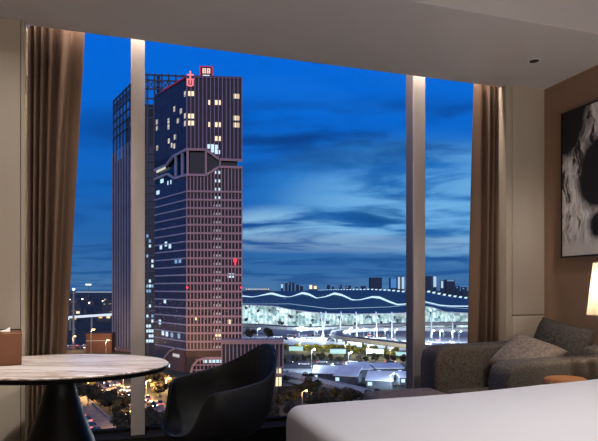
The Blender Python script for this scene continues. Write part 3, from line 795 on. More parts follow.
    for px, y, w in ((158, 170.5, 3), (161, 169, 3), (164, 167.5, 3), (162, 181, 3), (158, 192.5, 3), (171, 182, 1), (168, 183, 1)):
        u, t = lu(px); lit(Lf, u, 0, w, 1.7, EWC if y > 175 else emit('cream_window', (.9, .85, .65, 1), .7), z=CAMZ + (HOR - y) * t / FPX - GZ)
    for px, y, w, h in ((210.5, 146, 2.6, 1.8), (215, 146.5, 2.6, 1.8), (213.5, 150, 2.6, 1.6), (217, 151.5, 2.4, 1.6)): lit(R, ru(px), y, w, h, EWC)
    for y in (171.5, 180, 188.5, 197): 
        for dx in (-2, 2): lit(R, ru(217 + dx), y + .5, .9, 1.2, EWC)
    yb = 200.5
    while yb < 345:
        for dx in (-3.0, -.4, 2.6): lit(R, ru(217 + dx), yb + 4.2 + .6, .55, .9, emit('dim_window', (.8, .78, .8, 1), .28))
        yb += 8.35
    for px, y, w, m in ((229.3, 275.5, 1.6, EWC), (232, 275.5, 1.5, EWC), (218, 334.5, 2.2, EW), (229, 322, 1.2, EW), (196, 318, .8, EW)): lit(R, ru(px), y, w, 1.8, m)
    s = MB(); R.box(s, ru(233.5), ru(236.8), Z(262), Z(258.5), .5, .75); R.box(s, ru(234.5), ru(236), Z(265), Z(262), .5, .75); s.build('red_light_sign', ER, root)
    for px, y in ((166, 244), (161, 247), (170, 246), (180, 260.5), (176, 261), (165, 301), (163, 333), (167, 334), (172, 335), (179, 336), (160, 322)):
        u, t = lu(px); lit(Lf, u, 0, 2.2, 2.0, EWC if px < 172 else EB, z=CAMZ + (HOR - y) * t / FPX - GZ)
    for px, y in ((187.5, 287.5), (241, 287.5)):
        s = MB(); R.box(s, ru(px) - .4, ru(px) + .4, Z(y) - .4, Z(y) + .4, .6, .9); s.build('red_beacon', ER, root)
    # podium: brown hood with an arched front
    s = MB(); R.box(s, -.3, R.L * .78, Z(357), Z(350.5), 0, 1.0); s.build('podium_fascia', M['podium'], root)
    arch = [(ru(190), Z(377)), (ru(193), Z(366)), (ru(198), Z(360)), (ru(205), Z(358)), (ru(241), Z(358))]
    s = MB(); R.strip(s, arch, .9, 0, 1.2); s.build('podium_arch', M['fin'], root)
    s = MB(); Lf.poly(s, [(0, 0), (0, Z(350.5)), (9, Z(351)), (19, Z(364)), (22, 0)], .05, 1.2); s.build('podium_hood', mat('hood_grey_brown', rgb(88, 70, 74), .5), root)
    s = MB(); Lf.strip(s, [(8.2, Z(350.5)), (12, Z(353)), (20, Z(366)), (23, Z(372))], .7, 1.1, 1.6); s.build('hood_edge', M['concrete'], root)
    s = MB()
    for i in range(4):
        u = 4.2 + i * 1.5
        Lf.box(s, u, u + .3, Z(358.5), Z(355.3), 1.21, 1.3); Lf.box(s, u, u + 1.1, Z(355.9), Z(355.3), 1.21, 1.3); Lf.box(s, u + .8, u + 1.1, Z(358.5), Z(355.3), 1.21, 1.3); Lf.box(s, u, u + 1.1, Z(357.2), Z(356.6), 1.21, 1.3)
    s.build('hood_lettering', emit('pale_lettering', (.9, .9, .9, 1), .55), root)
    for px, y, w in ((205, 361.5, 1.6), (212, 361.5, 2.6), (217, 361.5, 2.0), (222, 361.5, 1.6), (228, 361.5, 2)): lit(R, ru(px), y, w, 1.3, EWC)
    for i in range(3):
        u = 12.5 + i * 2.3; k = MB(); Lf.box(k, u, u + 1.9, Z(370.5), Z(367), 1.2, 1.35); k.build('lit_window', EWC, root)
    ground_cells = MB()
    for i in range(12): R.box(ground_cells, ru(196) + i * 1.55, ru(196) + i * 1.55 + .35, 0, Z(359), 0, .5)
    for yy in (365, 370): R.box(ground_cells, ru(192), R.L, Z(yy) - .25, Z(yy) + .25, 0, .45)
    ground_cells.build('podium_grid', M['fin'], root)
near_tower()

# ================================================================== FAR TOWER with the open steel crown
def far_tower():
    A = W(-82.8, 289); C = W(-111.0, 331); B = W(-50.0, 292.5)
    D = B + (C - A)
    root = tag(empty('office_tower', (A.x, A.y, GZ)), 'dark office tower with open steel lattice crown behind the mauve tower', 'tower')
    a, b, c, d = [Vector((p.x - A.x, p.y - A.y)) for p in (A, B, C, D)]
    eye = Vector((-A.x, -A.y)); Lf = Face(a, c, eye); R = Face(a, b, eye)
    Z = lambda y: CAMZ + (HOR - y) * 289 / FPX - GZ
    H = Z(73); HB = Z(146)
    MB().prism([tuple(p) for p in (a, b, d, c)], 0, HB).build('glazed_body', M['far_glass'], root)
    f = MB()
    for i in range(11): Lf.box(f, Lf.L * i / 10 - .4, Lf.L * i / 10 + .4, 0, HB + 6, 0, .5)
    f.build('side_fins', M['far_fin'], root)
    f = MB(); z = 6
    while z < HB: R.box(f, 0, R.L, z - .35, z + .35, 0, .5); z += 4.1
    for i in range(9): R.box(f, R.L * i / 8 - .3, R.L * i / 8 + .3, 0, HB, 0, .4)
    f.build('front_bands', M['steel_b'], root)
    cr = MB()
    for F in (Lf, R):
        n = 8 if F is Lf else 9
        for i in range(n + 1):
            u = F.L * i / n; F.box(cr, u - .45, u + .45, HB, H, -.9, 0)
        for z in (H - .6, H - 3.4, H - 8, H - 13, H - 18, H - 23):
            F.box(cr, 0, F.L, z - .35, z + .35, -.7, 0)
        for i in range(n):
            u0, u1 = F.L * i / n, F.L * (i + 1) / n
            F.strip(cr, [(u0, H - 3.4), (u1, H - 8)], .45, -.5, -.1); F.strip(cr, [(u0, H - 8), (u1, H - 3.4)], .45, -.5, -.1)
    cr.build('lattice_crown', M['steel_b'], root)
    ins = [p + ((a + b + c + d) / 4 - p) * .3 for p in (a, b, d, c)]
    MB().prism([tuple(p) for p in ins], HB, H - 14).build('crown_core', M['far_glass'], root)
    m = MB(); p = R.p(R.L * .27, -3); m.tube([(p.x, p.y, H - 14), (p.x, p.y, H + .4)], .8, 6); m.build('crown_mast', M['steel_b'], root)
    def lit(px, y, w, h, m_):
        k = (px - CXP) / FPX; u = (k * 289 + 82.8) / (32.8 - k * 3.5) * R.L
        q = MB(); R.box(q, u - w / 2, u + w / 2, Z(y) - h / 2, Z(y) + h / 2, 0, .55); q.build('lit_window', m_, root)
    rnd = random.Random(3)
    for y in range(236, 344, 5):
        for px in (147.5, 150, 152.5):
            if rnd.random() < (.25 if y < 280 else .55 if y < 322 else .85): lit(px, y, 1.0, 1.5, EB if rnd.random() < .7 and y < 325 else EWC)
far_tower()

# ================================================================== LOW OFFICE BLOCK beside the tower
def low_block():
    A = W((283 - CXP) / FPX * 190, 190); B = W((222 - CXP) / FPX * 190, 190)
    root = tag(empty('annex_building', (A.x, A.y, GZ)), 'low block with pale vertical fins and roof garden beside the mauve tower', 'building')
    a = Vector((0, 0)); b = Vector((B.x - A.x, B.y - A.y)); dep = W(-1.5, 22)
    c = b + dep; d = a + dep
    Fr = Face(a, b, Vector((-A.x, -A.y)))
    Z = lambda y: CAMZ + (HOR - y) * 190 / FPX - GZ
    MB().prism([tuple(p) for p in (a, b, c, d)], 0, Z(344)).build('walls', M['far_glass'], root)
    f = MB()
    for i in range(17): Fr.box(f, Fr.L * i / 16 - .17, Fr.L * i / 16 + .17, Z(367), Z(344), 0, .4)
    f.build('fins', M['annex'], root)
    f = MB(); Fr.box(f, -.2, Fr.L + .2, Z(344), Z(339.5), -3, .5); Fr.box(f, -.2, Fr.L + .2, Z(375.5), Z(373), 0, .5); Fr.box(f, -.2, Fr.L + .2, Z(368), Z(366.5), 0, .5); f.build('roof_slab', M['annex'], root)
    for u, y0, y1 in ((.6, 373, 368.5), (1.9, 373, 368.5), (.5, 386, 377), (1.6, 386, 377), (2.6, 386, 377)):
        k = MB(); Fr.box(k, u, u + .85, Z(y0), Z(y1), 0, .3); k.build('lit_window', EW, root)
low_block()

# ================================================================== AIRPORT TERMINAL
def terminal():
    root = tag(empty('airport_terminal'), 'long airport terminal with wavy dark roof and brightly lit glass front', 'airport terminal')
    eave = [(60, 304), (244, 305), (258, 305.5), (276, 306.5), (290, 309.5), (310, 312), (330, 313.5), (360, 314), (404, 313), (425, 306), (435, 308), (445, 312), (468, 313), (800, 316)]
    low = [(60, 303), (240, 303.5), (256, 304), (290, 304), (330, 309), (390, 307), (425, 303), (440, 306.5), (470, 309), (800, 311)]
    def wave(x):
        return kpoly([(60, 298), (150, 297), (215, 293.5), (232, 295.5), (252, 297.2), (262, 295.5), (271, 294.2), (282, 296.8), (290, 297), (302, 293.8), (309, 295.2), (316, 298.3), (325, 297), (334, 294.3), (342, 295.8), (352, 300.2), (360, 300), (372, 297.6), (380, 298.6), (390, 302.8), (401, 306.5), (425, 306), (445, 306.5), (800, 309)], x)
    rear = [(60, 293), (250, 292.5), (310, 290.5), (330, 289.8), (370, 289.6), (390, 290.6), (404, 292), (425, 291.5), (445, 295.5), (470, 299), (800, 303)]
    rows = [(476, lambda x: kpoly(eave, x)), (620, lambda x: min(kpoly(low, x), kpoly(eave, x) - .6)), (760, lambda x: min(wave(x), kpoly(low, x) - .8)), (1000, lambda x: min(kpoly(rear, x), wave(x) - .6))]
    vs = []
    xs = [166 + 2 * i for i in range(318)]; n = len(xs)
    for t, fn in rows: vs += [PT(x, fn(x), t) for x in xs]
    vs += [PT(x, rows[-1][1](x) + 3, 1010) for x in xs]
    fs = [(r * n + i, r * n + i + 1, (r + 1) * n + i + 1, (r + 1) * n + i) for r in range(4) for i in range(n - 1)]
    MB().add(vs, fs).build('roof', M['roofing'], root, smooth=True, fix=False)
    def clere(t, fn, name, thick, m, x0=168, x1=800, step=2):
        xx = [x0 + step * i for i in range(int((x1 - x0) / step) + 1)]; v = []
        for x in xx:
            th = thick(x) / 2
            v += [PT(x, fn(x) + th, t - 3), PT(x, fn(x) - th, t - 3), PT(x, fn(x) - th, t + 2), PT(x, fn(x) + th, t + 2)]
        f = []
        for i in range(len(xx) - 1):
            for k in range(4): f.append((i * 4 + k, i * 4 + (k + 1) % 4, (i + 1) * 4 + (k + 1) % 4, (i + 1) * 4 + k))
        MB().add(v, f).build(name, m, root)
    th = lambda x: 1.35 * kpoly([(60, .7), (244, 1.5), (256, .6), (262, 1.2), (274, 3.0), (283, 2), (287, .6), (294, .9), (305, 3.2), (314, 2.2), (318, .6), (326, 1.2), (336, 3.0), (350, 2), (357, .7), (366, 1.5), (378, 3), (392, 2.6), (404, 1.6), (800, 1)], x)
    clere(760, rows[2][1], 'wave_skylight', th, E_SKYL_TRUSS)
    clere(620, rows[1][1], 'lower_skylight', lambda x: kpoly([(60, .5), (262, .5), (300, .8), (325, 1.1), (400, .7), (800, .5)], x), emit('dim_skylight', (.45, .66, .82, 1), .6))
    z = MB()
    x = 318.0
    while x < 640:
        y = kpoly(rear, x); h = kpoly([(318, .7), (350, 1.6), (404, 2.4), (470, 2.6), (640, 2)], x); w = h * 1.2
        z.add([PT(x, y + h * .6, 990), PT(x + w, y + h * .6, 990), PT(x + w * 1.5, y - h * .4, 996), PT(x + w * .5, y - h * .4, 996), PT(x, y + h * .6, 992), PT(x + w, y + h * .6, 992), PT(x + w * 1.5, y - h * .4, 998), PT(x + w * .5, y - h * .4, 998)], [(0, 1, 2, 3), (7, 6, 5, 4), (0, 1, 5, 4), (1, 2, 6, 5), (2, 3, 7, 6), (3, 0, 4, 7)])
        x += w * 1.75
    z.build('glowing_truss', E_SKYL_TRUSS, root)  # white roof truss; the light falling on it is put in as emission
    # glass front below the eaves
    T = 482; fr = []
    xx = [168 + 4 * i for i in range(124)]
    for x in xx: fr += [PT(x, kpoly(eave, x) + .4, T), PT(x, 327.6, T)]
    fs = [(2 * i, 2 * i + 2, 2 * i + 3, 2 * i + 1) for i in range(len(xx) - 1)]
    gm = lit_pattern('lit_glass_front', [(.16, .32, .36, 1), (.45, .68, .68, 1), (.80, .98, .95, 1)], 1.35, .40, .40, .10)
    MB().add(fr, fs).build('glass_front', gm, root, fix=False)
    m = MB()
    for i in range(0, len(xx), 1):
        x = xx[i]; a = PT(x, kpoly(eave, x) + .4, T - 1); b2 = PT(x, 327.6, T - 1); m.tube([b2, a], .28, 4)
    m.build('front_mullions', M['white_steel'], root)
    e = []
    for x in xx:
        y = kpoly(eave, x); e += [PT(x, y + .5, 474), PT(x, y - .3, 474), PT(x, y - .3, 477), PT(x, y + .5, 477)]
    f = []
    for i in range(len(xx) - 1):
        for k in range(4): f.append((i * 4 + k, i * 4 + (k + 1) % 4, (i + 1) * 4 + (k + 1) % 4, (i + 1) * 4 + k))
    MB().add(e, f).build('eave_edge', M['white_steel'], root)
    for x0, x1 in ((326, 322), (341, 340), (356, 357), (321, 324), (376, 377), (392, 392), (432, 431), (452, 453)):
        k = MB(); k.tube([PT(x1, 338, 378), PT(x0, 312, 398)], [.55, .4], 8); k.build('slanted_column', M['white_steel'], root)
terminal()

# ---- elevated approach road and its loop
def viaduct(name, pts, w, z, label):
    root = tag(empty(name, (0, 0, 0)), label, 'road bridge')
    ribbon(pts, w, z, 1.1).build('deck', M['road_pale'], root)
    for sd in (-1, 1):
        off = []
        for i, p in enumerate(pts):
            d = (pts[min(i + 1, len(pts) - 1)] - pts[max(i - 1, 0)]).normalized(); off.append(p + Vector((-d.y, d.x, 0)) * (w / 2) * sd)
        ribbon(off, .35, z + 1.1, 1.5).build('parapet', M['concrete'], root)
    for i in range(2, len(pts) - 1, 6):
        p = pts[i]; MB().tube([(p.x, p.y, GZ), (p.x, p.y, z - 1)], .7, 10).build('pier', M['concrete'], root)
    return root
ZL = -27
viaduct('approach_viaduct', curve([G(190, 325, ZL), G(250, 325.5, ZL), G(300, 328.5, ZL), G(345, 327, ZL), G(420, 324, ZL), G(520, 323, ZL)], 6), 11, ZL, 'elevated approach road running in front of the lit airport terminal')
viaduct('loop_ramp', curve([G(500, 357, ZL - 1), G(440, 350, ZL - 1), G(404, 345, ZL - 1), G(370, 341, ZL - 1), G(346, 337.5, ZL - 1), G(336.5, 333.8, ZL - 1), G(345, 331, ZL - 1), G(370, 329.5, ZL - 1), G(404, 329, ZL - 1), G(480, 330, ZL - 1)], 8), 8, ZL - 1, 'curved ramp bridge looping round the bright parking lot')
vi = tag(empty('rail_viaduct'), 'straight lit rail viaduct crossing beyond the left tower', 'viaduct')
pv = [PT(10, 319.5, 450), PT(70, 317, 450), PT(113, 314.3, 455), PT(160, 311.5, 460)]
ribbon(pv, 6, [p.z for p in pv], 1.2).build('deck', M['concrete'], vi)
for p in (pv[0], pv[1], pv[2], (pv[1] + pv[2]) / 2): MB().tube([(p.x, p.y, GZ), (p.x, p.y, p.z - 1)], .9, 8).build('pier', M['concrete'], vi)
ribbon([p - Vector((W(0, 1).x, W(0, 1).y, 0)) * 3.2 for p in pv], .3, [p.z + .9 for p in pv], 1.9).build('lit_railing', emit('railing_glow', (.85, .92, 1, 1), .75), vi)

# ================================================================== LAMP POSTS
LPROTO = {}
def lamp_post(px, py, h, m, label, key, group=None, power=0, col=(1, .6, .25), z=GZ, arm=1.2, r=.33):
    k = (key, round(h, 1))
    g = G(px, py, z)
    if k not in LPROTO:
        o = tag(empty('street_lamp', g, -YAW), label, 'street lamp', group)
        MB().tube([(0, 0, 0), (0, 0, h - .5), (arm * .4, 0, h), (arm, 0, h + .1)], [.16, .10, .08, .07], 6).build('post', M['pole'], o)
        MB().lathe([(0, h - .28), (r * .7, h - .22), (r, h + .05), (r * .6, h + .2), (0, h + .22)], 12, (arm, 0)).build('lamp_head', m, o)
        LPROTO[k] = o
    else:
        o = copy_tree(LPROTO[k]); o.location = g; o['label'] = label
    if power:
        hd = W(arm, 0); light('POINT', 'lamp_light', (g.x + hd.x, g.y + hd.y, z + h - .6), power * 4, col, size=.3)
    return o
SOD = (1, .55, .2); COOL = (.72, .88, 1)
# sodium lamps along the avenue and the park
for px, py, h, lb, pw in ((302, 411, 5.6, 'street lamp with orange light among dark trees just above the bed', 700),
                          (166, 391, 4.3, 'orange street lamp close left of the tub chair', 2400),
                          (146, 397, 5.2, 'orange street lamp beside the left window post below the table', 2400),
                          (91, 355, 13, 'bright orange street lamp in front of the reddish wall beyond the table', 700),
                          (73, 351, 8, 'orange street lamp at the edge of the left curtain', 2500), (106, 356, 8, 'orange street lamp in the pinkish street left of the window post', 2500),
                          (123, 388, 6, 'orange street lamp on the avenue left of the window post', 4200),
                          (126, 431, 4.6, 'orange street lamp on the verge at the bottom of the window', 2600),
                          (88, 396, 6, 'orange street lamp on the verge behind the table edge', 3200)):
    lamp_post(px, py, h, EL_O, lb, 'sod' + str(px), None, pw, SOD, r=.85 if px == 91 else .33)
for px, py, h, lb, pw in ((311.5, 373, 9.5, 'tall white street lamp beside the pale plaza', 900),
                          (348.5, 366, 6, 'white street lamp on the boulevard below the lit canopies', 600),
                          (382.5, 384, 4.2, 'white street lamp, left one of the close pair by the sheds', 500),
                          (390.3, 392, 6, 'white street lamp, taller one of the close pair by the sheds', 600),
                          (342, 375, 3.4, 'short white street lamp by the curved rail', 400),
                          (330, 371, 2.5, 'short white street lamp at the end of the plaza', 300)):
    lamp_post(px, py, h, EL_W, lb, 'wht', None, pw * 3, COOL)
for i, (px, py) in enumerate(((349.5, 341), (356, 341.4), (363.5, 341.8), (374, 342), (385, 342.2), (395, 342.5), (432, 344), (440, 344), (452, 344.5), (459, 345))):
    lamp_post(px, py, 8.2, EL_W, 'white parking lot lamp on a slim post in front of the terminal', 'park', 'parking lot lamps', 5000, COOL, r=.6)
for px, py, lb in ((257.5, 340, 'bright white lamp standing left behind the roof garden trees'), (299, 338, 'white lamp beside the approach viaduct right of the roof garden'), (317, 340, 'white lamp next to the slanted white column'), (372, 322.5, 'bright white floodlight on a post in front of the terminal eave')):
    lamp_post(px, py, 7.5 if py > 330 else 5, EL_W, lb, 'flood', None, 6000, COOL, r=.8)
mast = tag(empty('light_mast', G(73.5, 345)), 'tall pale lattice light mast next to the left curtain', 'mast')
MB().tube([(0, 0, 0), (0, 0, 33)], [.75, .4], 8).build('mast_pole', M['pole'], mast)
for i in range(6): MB().box(-1.3, 1.3, -.3, .3, 4 + i * 5.4, 4.4 + i * 5.4).build('crossbar', M['pole'], mast)
MB().box(-.6, .6, -.6, .6, 33, 33.8).build('mast_light', EL_W, mast)

# ================================================================== TREES
def crown_mb(rx, rz, n, seed, leaf=.75, zc=0):
    rnd = random.Random(seed); mb = MB(); lobes = []
    for i in range(9):
        a = rnd.uniform(0, 2 * PI); q = rnd.uniform(.15, .68)
        lobes.append((rx * q * math.cos(a), rx * q * math.sin(a), zc + rz * rnd.uniform(-.55, .62), rnd.uniform(.36, .55)))
    for i in range(n):
        lx, ly, lz, s = lobes[i % 9]
        v = Vector((rnd.gauss(0, 1), rnd.gauss(0, 1), rnd.gauss(0, 1))).normalized() * rnd.uniform(.72, 1)
        p = Vector((lx + v.x * rx * s, ly + v.y * rx * s, lz + v.z * rz * s))
        u = Vector((rnd.gauss(0, 1), rnd.gauss(0, 1), rnd.gauss(0, .6))).normalized(); w_ = u.cross(v).normalized()
        k = leaf * rnd.uniform(.5, 1.1)
        mb.add([p - u * k, p + w_ * k * .5, p + u * k, p - w_ * k * .5], [(0, 1, 2, 3)])
    return mb
def tree_proto(name, rx, rz, trunk, m, seed, n=1500, leaf=.5):
    o = empty(name)
    crown_mb(rx, rz, n, seed, leaf, trunk + rz * .75).build('crown', m, o, fix=False)
    if trunk > .3: MB().tube([(0, 0, 0), (.1, 0, trunk), (0, .1, trunk + rz * .8)], [.26, .2, .08], 6).build('trunk', M['bark'], o)
    return o
TP = [tree_proto('street_tree', 3.6, 3.0, 2.4, M['leaf'], 11), tree_proto('street_tree', 3.0, 3.4, 2.2, M['leaf'], 12), tree_proto('street_tree', 4.2, 2.8, 2.0, M['leaf'], 13, 1900)]
TS = [tree_proto('garden_shrub', 2.2, 1.6, .2, M['leaf_b'], 21, 500, .42), tree_proto('garden_shrub', 2.8, 1.3, .2, M['leaf_b'], 22, 600, .42)]
used = set()
def put(protos, i, loc, s, label, cat, group=None, rz=0):
    p = protos[i % len(protos)]
    o = p if p.name not in used else copy_tree(p)
    used.add(p.name); used.add(o.name)
    o.location = loc; o.scale = (s, s, s); o.rotation_euler = (0, 0, rz)
    return tag(o, label, cat, group)
rnd = random.Random(5)
k = 0
# park between the two roads, below the table edge
park = ((80, 397), (88, 401), (93, 398), (101, 402), (110, 407), (116, 408), (119, 415), (126, 412), (129, 420), (137, 428), (78, 391), (86, 390), (123, 431))
for px, py in park:
    put(TP, k, G(px, py + 4), rnd.uniform(.62, .85), 'dark street tree in the park between the two roads below the table', 'tree', 'park trees below the table', rnd.uniform(0, 6)); k += 1
for px, py in ((150, 380), (157, 379), (165, 385), (152, 389), (160, 392), (171, 384), (150, 424), (158, 428), (165, 430), (148, 434), (172, 436)):
    put(TP, k, G(px, py + 4), rnd.uniform(.55, .75), 'street tree lit orange between the window post and the tub chair', 'tree', 'trees beside the tub chair', rnd.uniform(0, 6)); k += 1
for px, py in ((322, 398), (336, 399), (350, 401), (364, 402), (380, 404), (316, 408), (330, 412), (345, 414), (292, 400), (284, 396), (276, 404), (300, 392), (312, 392), (268, 396), (360, 416), (290, 414), (270, 420)):
    put(TP, k, G(px, py + 5), rnd.uniform(.6, .85), 'dark tree just above the bed edge, in the belt right of the tub chair', 'tree', 'tree belt above the bed', rnd.uniform(0, 6)); k += 1
for px in range(286, 404, 9):
    put(TP, k, G(px + rnd.uniform(-2, 2), 363 + rnd.uniform(-1.5, 1)), rnd.uniform(.42, .6), 'dark tree in the row between the lit canopies and the boulevard', 'tree', 'boulevard trees', rnd.uniform(0, 6)); k += 1
for i, px in enumerate(range(286, 406, 5)):
    put(TS, i, G(px + rnd.uniform(-1.5, 1.5), 349.5 + max(0, px - 330) * .09 + rnd.uniform(-2.5, 2)), rnd.uniform(.9, 1.35), 'yellow green shrub in the lit strip below the loop ramp', 'shrub', 'shrubs under the loop ramp', rnd.uniform(0, 6))
put(TP, 0, G(308, 385), .62, 'round dark tree alone at the corner of the pale plaza', 'tree')
put(TS, 0, G(287, 380), 1.1, 'pale green lit bush standing on the pale plaza', 'bush')
ZR = CAMZ - 52 * 190 / FPX
for i, (px, s) in enumerate(((250.5, .55), (268, .6))):
    p = W((px - CXP) / FPX * 193, 193); put(TP, i, (p.x, p.y, ZR - .3), s, ('left' if i == 0 else 'right') + ' one of two dark trees on the roof of the low finned block', 'tree')

# warm light along the shrubs, cool light in the forecourt: real post tops
for px, py, pw in ((300, 351, 900), (322, 353, 900), (345, 355, 900), (366, 357, 900), (390, 359, 900)):
    pw = 1500
    lamp_post(px, py, 5.4, EL_W2, 'slim warm lamp among the yellow green shrubs', 'low', 'shrub strip lamps', pw, (1, .85, .45), r=.26)

# ================================================================== LIT CANOPIES
def canopy(px0, px1, py, hpx, label):
    t = FPX * (CAMZ - GZ) / (py - HOR); a = G(px0, py); L_ = (px1 - px0) / FPX * t; h = hpx / FPX * t
    o = tag(empty('lit_canopy', a, -YAW), label, 'canopy')
    MB().box(0, L_, 0, .5, 1.4, 1.4 + h).build('lit_panel', E_BILL, o)
    MB().box(-.15, L_ + .15, -.1, .9, 1.4 + h, 1.7 + h).build('top_rail', M['steel_b'], o)
    for x in (.3, L_ / 2, L_ - .3): MB().tube([(x, .25, 0), (x, .25, 1.5)], .12, 6).build('post', M['pole'], o)
for c in ((289, 303, 353.5, 4.4, 'pale green lit canopy panel nearest the low finned block'), (330, 346, 356.5, 4.6, 'pale green lit canopy panel in the middle behind the boulevard trees'), (366, 384, 356.5, 4.4, 'pale green lit canopy panel right of the middle of the shrub strip'), (396, 420, 359, 4, 'pale green lit canopy panel beside the right window post')):
    canopy(*c)

# ================================================================== SHEDS
def shed(px0, px1, py, h, depth, pitch, label, rot=0.0):
    t = FPX * (CAMZ - GZ) / (py - HOR); a = G(px0, py); L_ = (px1 - px0) / FPX * t
    o = tag(empty('service_building', a, -YAW + rot), label, 'building')
    MB().box(0, L_, 0, depth, 0, h).build('walls', M['shed_wall'], o)
    r = MB(); r.hexa([(-.3, -.4, h), (L_ + .3, -.4, h), (L_ + .3, depth + .3, h + pitch), (-.3, depth + .3, h + pitch), (-.3, -.4, h + .25), (L_ + .3, -.4, h + .25), (L_ + .3, depth + .3, h + pitch + .25), (-.3, depth + .3, h + pitch + .25)])
    r.build('roof', M['roof_pale'], o)
    n = max(2, int(L_ / 2.4))
    for i in range(0, n, 3): MB().box(L_ * (i + .2) / n, L_ * (i + .7) / n, -.05, .02, h * .35, h * .8).build('window', EB if i % 3 else EWC, o)
for s_ in ((312, 336, 380, 2.4, 9, 1.6, 'pale roofed shed next to the round dark tree', -.15), (334, 357, 383.5, 2.8, 10, 2.2, 'sloping pale roofed building behind the curved rail', -.3), (352, 373, 378, 3.2, 12, 1.0, 'blocky service building in the middle of the yard', .1),
           (366, 392, 388, 2.6, 9, 1.8, 'pale roofed shed left of the taller paired lamp', -.22), (376, 404, 377.5, 3.4, 10, .6, 'grey blue service building behind the paired lamps', .05), (400, 428, 385, 2.6, 8, .8, 'dark service building by the right window post', 0)):
    shed(*s_)
wl = tag(empty('boundary_building', G(86, 353), -YAW + .12), 'low reddish building lit by an orange lamp beyond the table', 'building')
MB().box(0, 13, 0, 9, 0, 9.5).build('walls', M['brick_red'], wl); MB().box(-.3, 13.3, -.3, 9.3, 9.5, 10.1).build('roof', M['brick_red'], wl)
MB().box(-.1, 13.1, -.15, .05, 6.2, 6.6).build('string_course', M['concrete'], wl)
# railing along the ramp
rl = tag(empty('ramp_railing'), 'pale railing along the curved ramp above the dark trees', 'railing')
rd = [p + Vector((0, 0, 0)) for p in ramp]
off = []
for i, p in enumerate(rd):
    d = (rd[min(i + 1, len(rd) - 1)] - rd[max(i - 1, 0)]).normalized(); off.append(Vector((p.x, p.y, 0)) + Vector((d.y, -d.x, 0)) * 3.3)
for zz in (.55, 1.1):
    MB().tube([(p.x, p.y, GZ + 3 + zz) for p in off], .09, 5).build('rail', M['white_steel'], rl)
ps = MB()
for p in off[::1]: ps.tube([(p.x, p.y, GZ + 3), (p.x, p.y, GZ + 4.1)], .07, 5)
ps.build('balusters', M['white_steel'], rl)

# ================================================================== CARS
def car_proto(name, paint):
    o = empty(name)
    b = MB(); pr = [(-2.2, .35), (-2.25, .8), (-1.5, .92), (1.0, .95), (2.05, .82), (2.2, .55), (2.15, .35)]
    n = len(pr); vs = [(x, -.88, z) for x, z in pr] + [(x, .88, z) for x, z in pr]
    b.add(vs, [tuple(range(n)), tuple(range(2 * n - 1, n - 1, -1))] + [(i, (i + 1) % n, n + (i + 1) % n, n + i) for i in range(n)]).build('car_body', paint, o, bevel=.08)
    b = MB(); b.hexa([(-1.9, -.8, .9), (1.1, -.8, .9), (1.1, .8, .9), (-1.9, .8, .9), (-1.3, -.62, 1.45), (.3, -.62, 1.45), (.3, .62, 1.45), (-1.3, .62, 1.45)]).build('cabin', M['far_glass'], o, bevel=.06)
    for x in (-1.35, 1.4):
        for y in (-.8, .8):
            MB().tube([(x, y - .1, .33), (x, y + .1, .33)], .33, 12).build('wheel', M['dark_hole'], o)
    for y in (-.62, .62):
        MB().box(2.14, 2.26, y - .18, y + .18, .55, .75).build('headlight', EL_W2, o)
        MB().box(-2.3, -2.18, y - .2, y + .2, .62, .82).build('taillight', EL_R, o)
    return o
CP = [car_proto('car', mat('car_silver', rgb(150, 152, 156), .35)), car_proto('car', mat('car_dark', rgb(40, 42, 48), .35)), car_proto('car', mat('car_white', rgb(205, 206, 208), .35))]
def along(pts, s, lane_off):
    i = min(int(s * (len(pts) - 1)), len(pts) - 2); f = s * (len(pts) - 1) - i
    p = pts[i].lerp(pts[i + 1], f); d = (pts[i + 1] - pts[i]).normalized()
    return Vector((p.x - d.y * lane_off, p.y + d.x * lane_off, GZ + .13)), math.atan2(d.y, d.x)
ck = 0
for s in (.10, .16, .22, .28, .33, .40, .46, .53, .60):
    for lo, rev in ((-3.6, 0), (-.9 if ck % 3 else 1.2, 0), (3.4, PI)):
        p, a = along(avenue, s + rnd.uniform(-.012, .012), lo)
        put(CP, ck, p, 1, 'car with lit red tail lamps on the avenue below the table' if rev == 0 else 'car with lit white headlamps on the avenue below the table', 'car', 'cars driving away on the avenue' if rev == 0 else 'oncoming cars on the avenue', a + rev + (0)); ck += 1
for s, lo in ((.33, 1.8), (.39, 1.9), (.45, 1.7), (.52, 1.9), (.57, 1.8), (.62, -1.9), (.68, 1.8)):
    p, a = along(lane[::-1], 1 - s, lo)
    put(CP, ck, p, 1, 'car with headlamps on the narrow lane beside the table pedestal', 'car', 'cars on the narrow lane', a + (0 if lo > 0 else PI)); ck += 1
for i, px in enumerate((288, 304, 322, 338, 352, 371, 390)):
    p = G(px, 365.5 if i % 2 else 363.5); p.z = GZ + .11
    put(CP, ck, p, 1, 'car on the grey boulevard below the row of trees', 'car', 'cars on the boulevard', -YAW + (PI if i % 2 else 0)); ck += 1
for px, py in ((346, 339), (352, 337.5), (358, 340), (366, 338), (373, 341), (380, 339), (387, 342.5), (393, 340), (399, 343), (430, 343), (437, 341), (444, 345), (452, 343), (459, 346), (384, 336.5), (370, 336.5)):
    p = G(px, py); p.z = GZ + .11
    put(CP, ck, p, 1.2, 'parked car in the bright lot inside the loop ramp', 'car', 'cars parked inside the loop ramp', rnd.choice((0, PI / 2, 1.2)) - YAW); ck += 1
for px, py in ((73, 347), (80, 349), (88, 346.5), (97, 350), (104, 347.5), (110, 350.5)):
    p = G(px, py); p.z = GZ + .12
    put(CP, ck, p, 1.15, 'car with lights on in the pinkish street just over the table top', 'car', 'cars in the pinkish street', -YAW + (PI if ck % 2 else 0) - .05); ck += 1
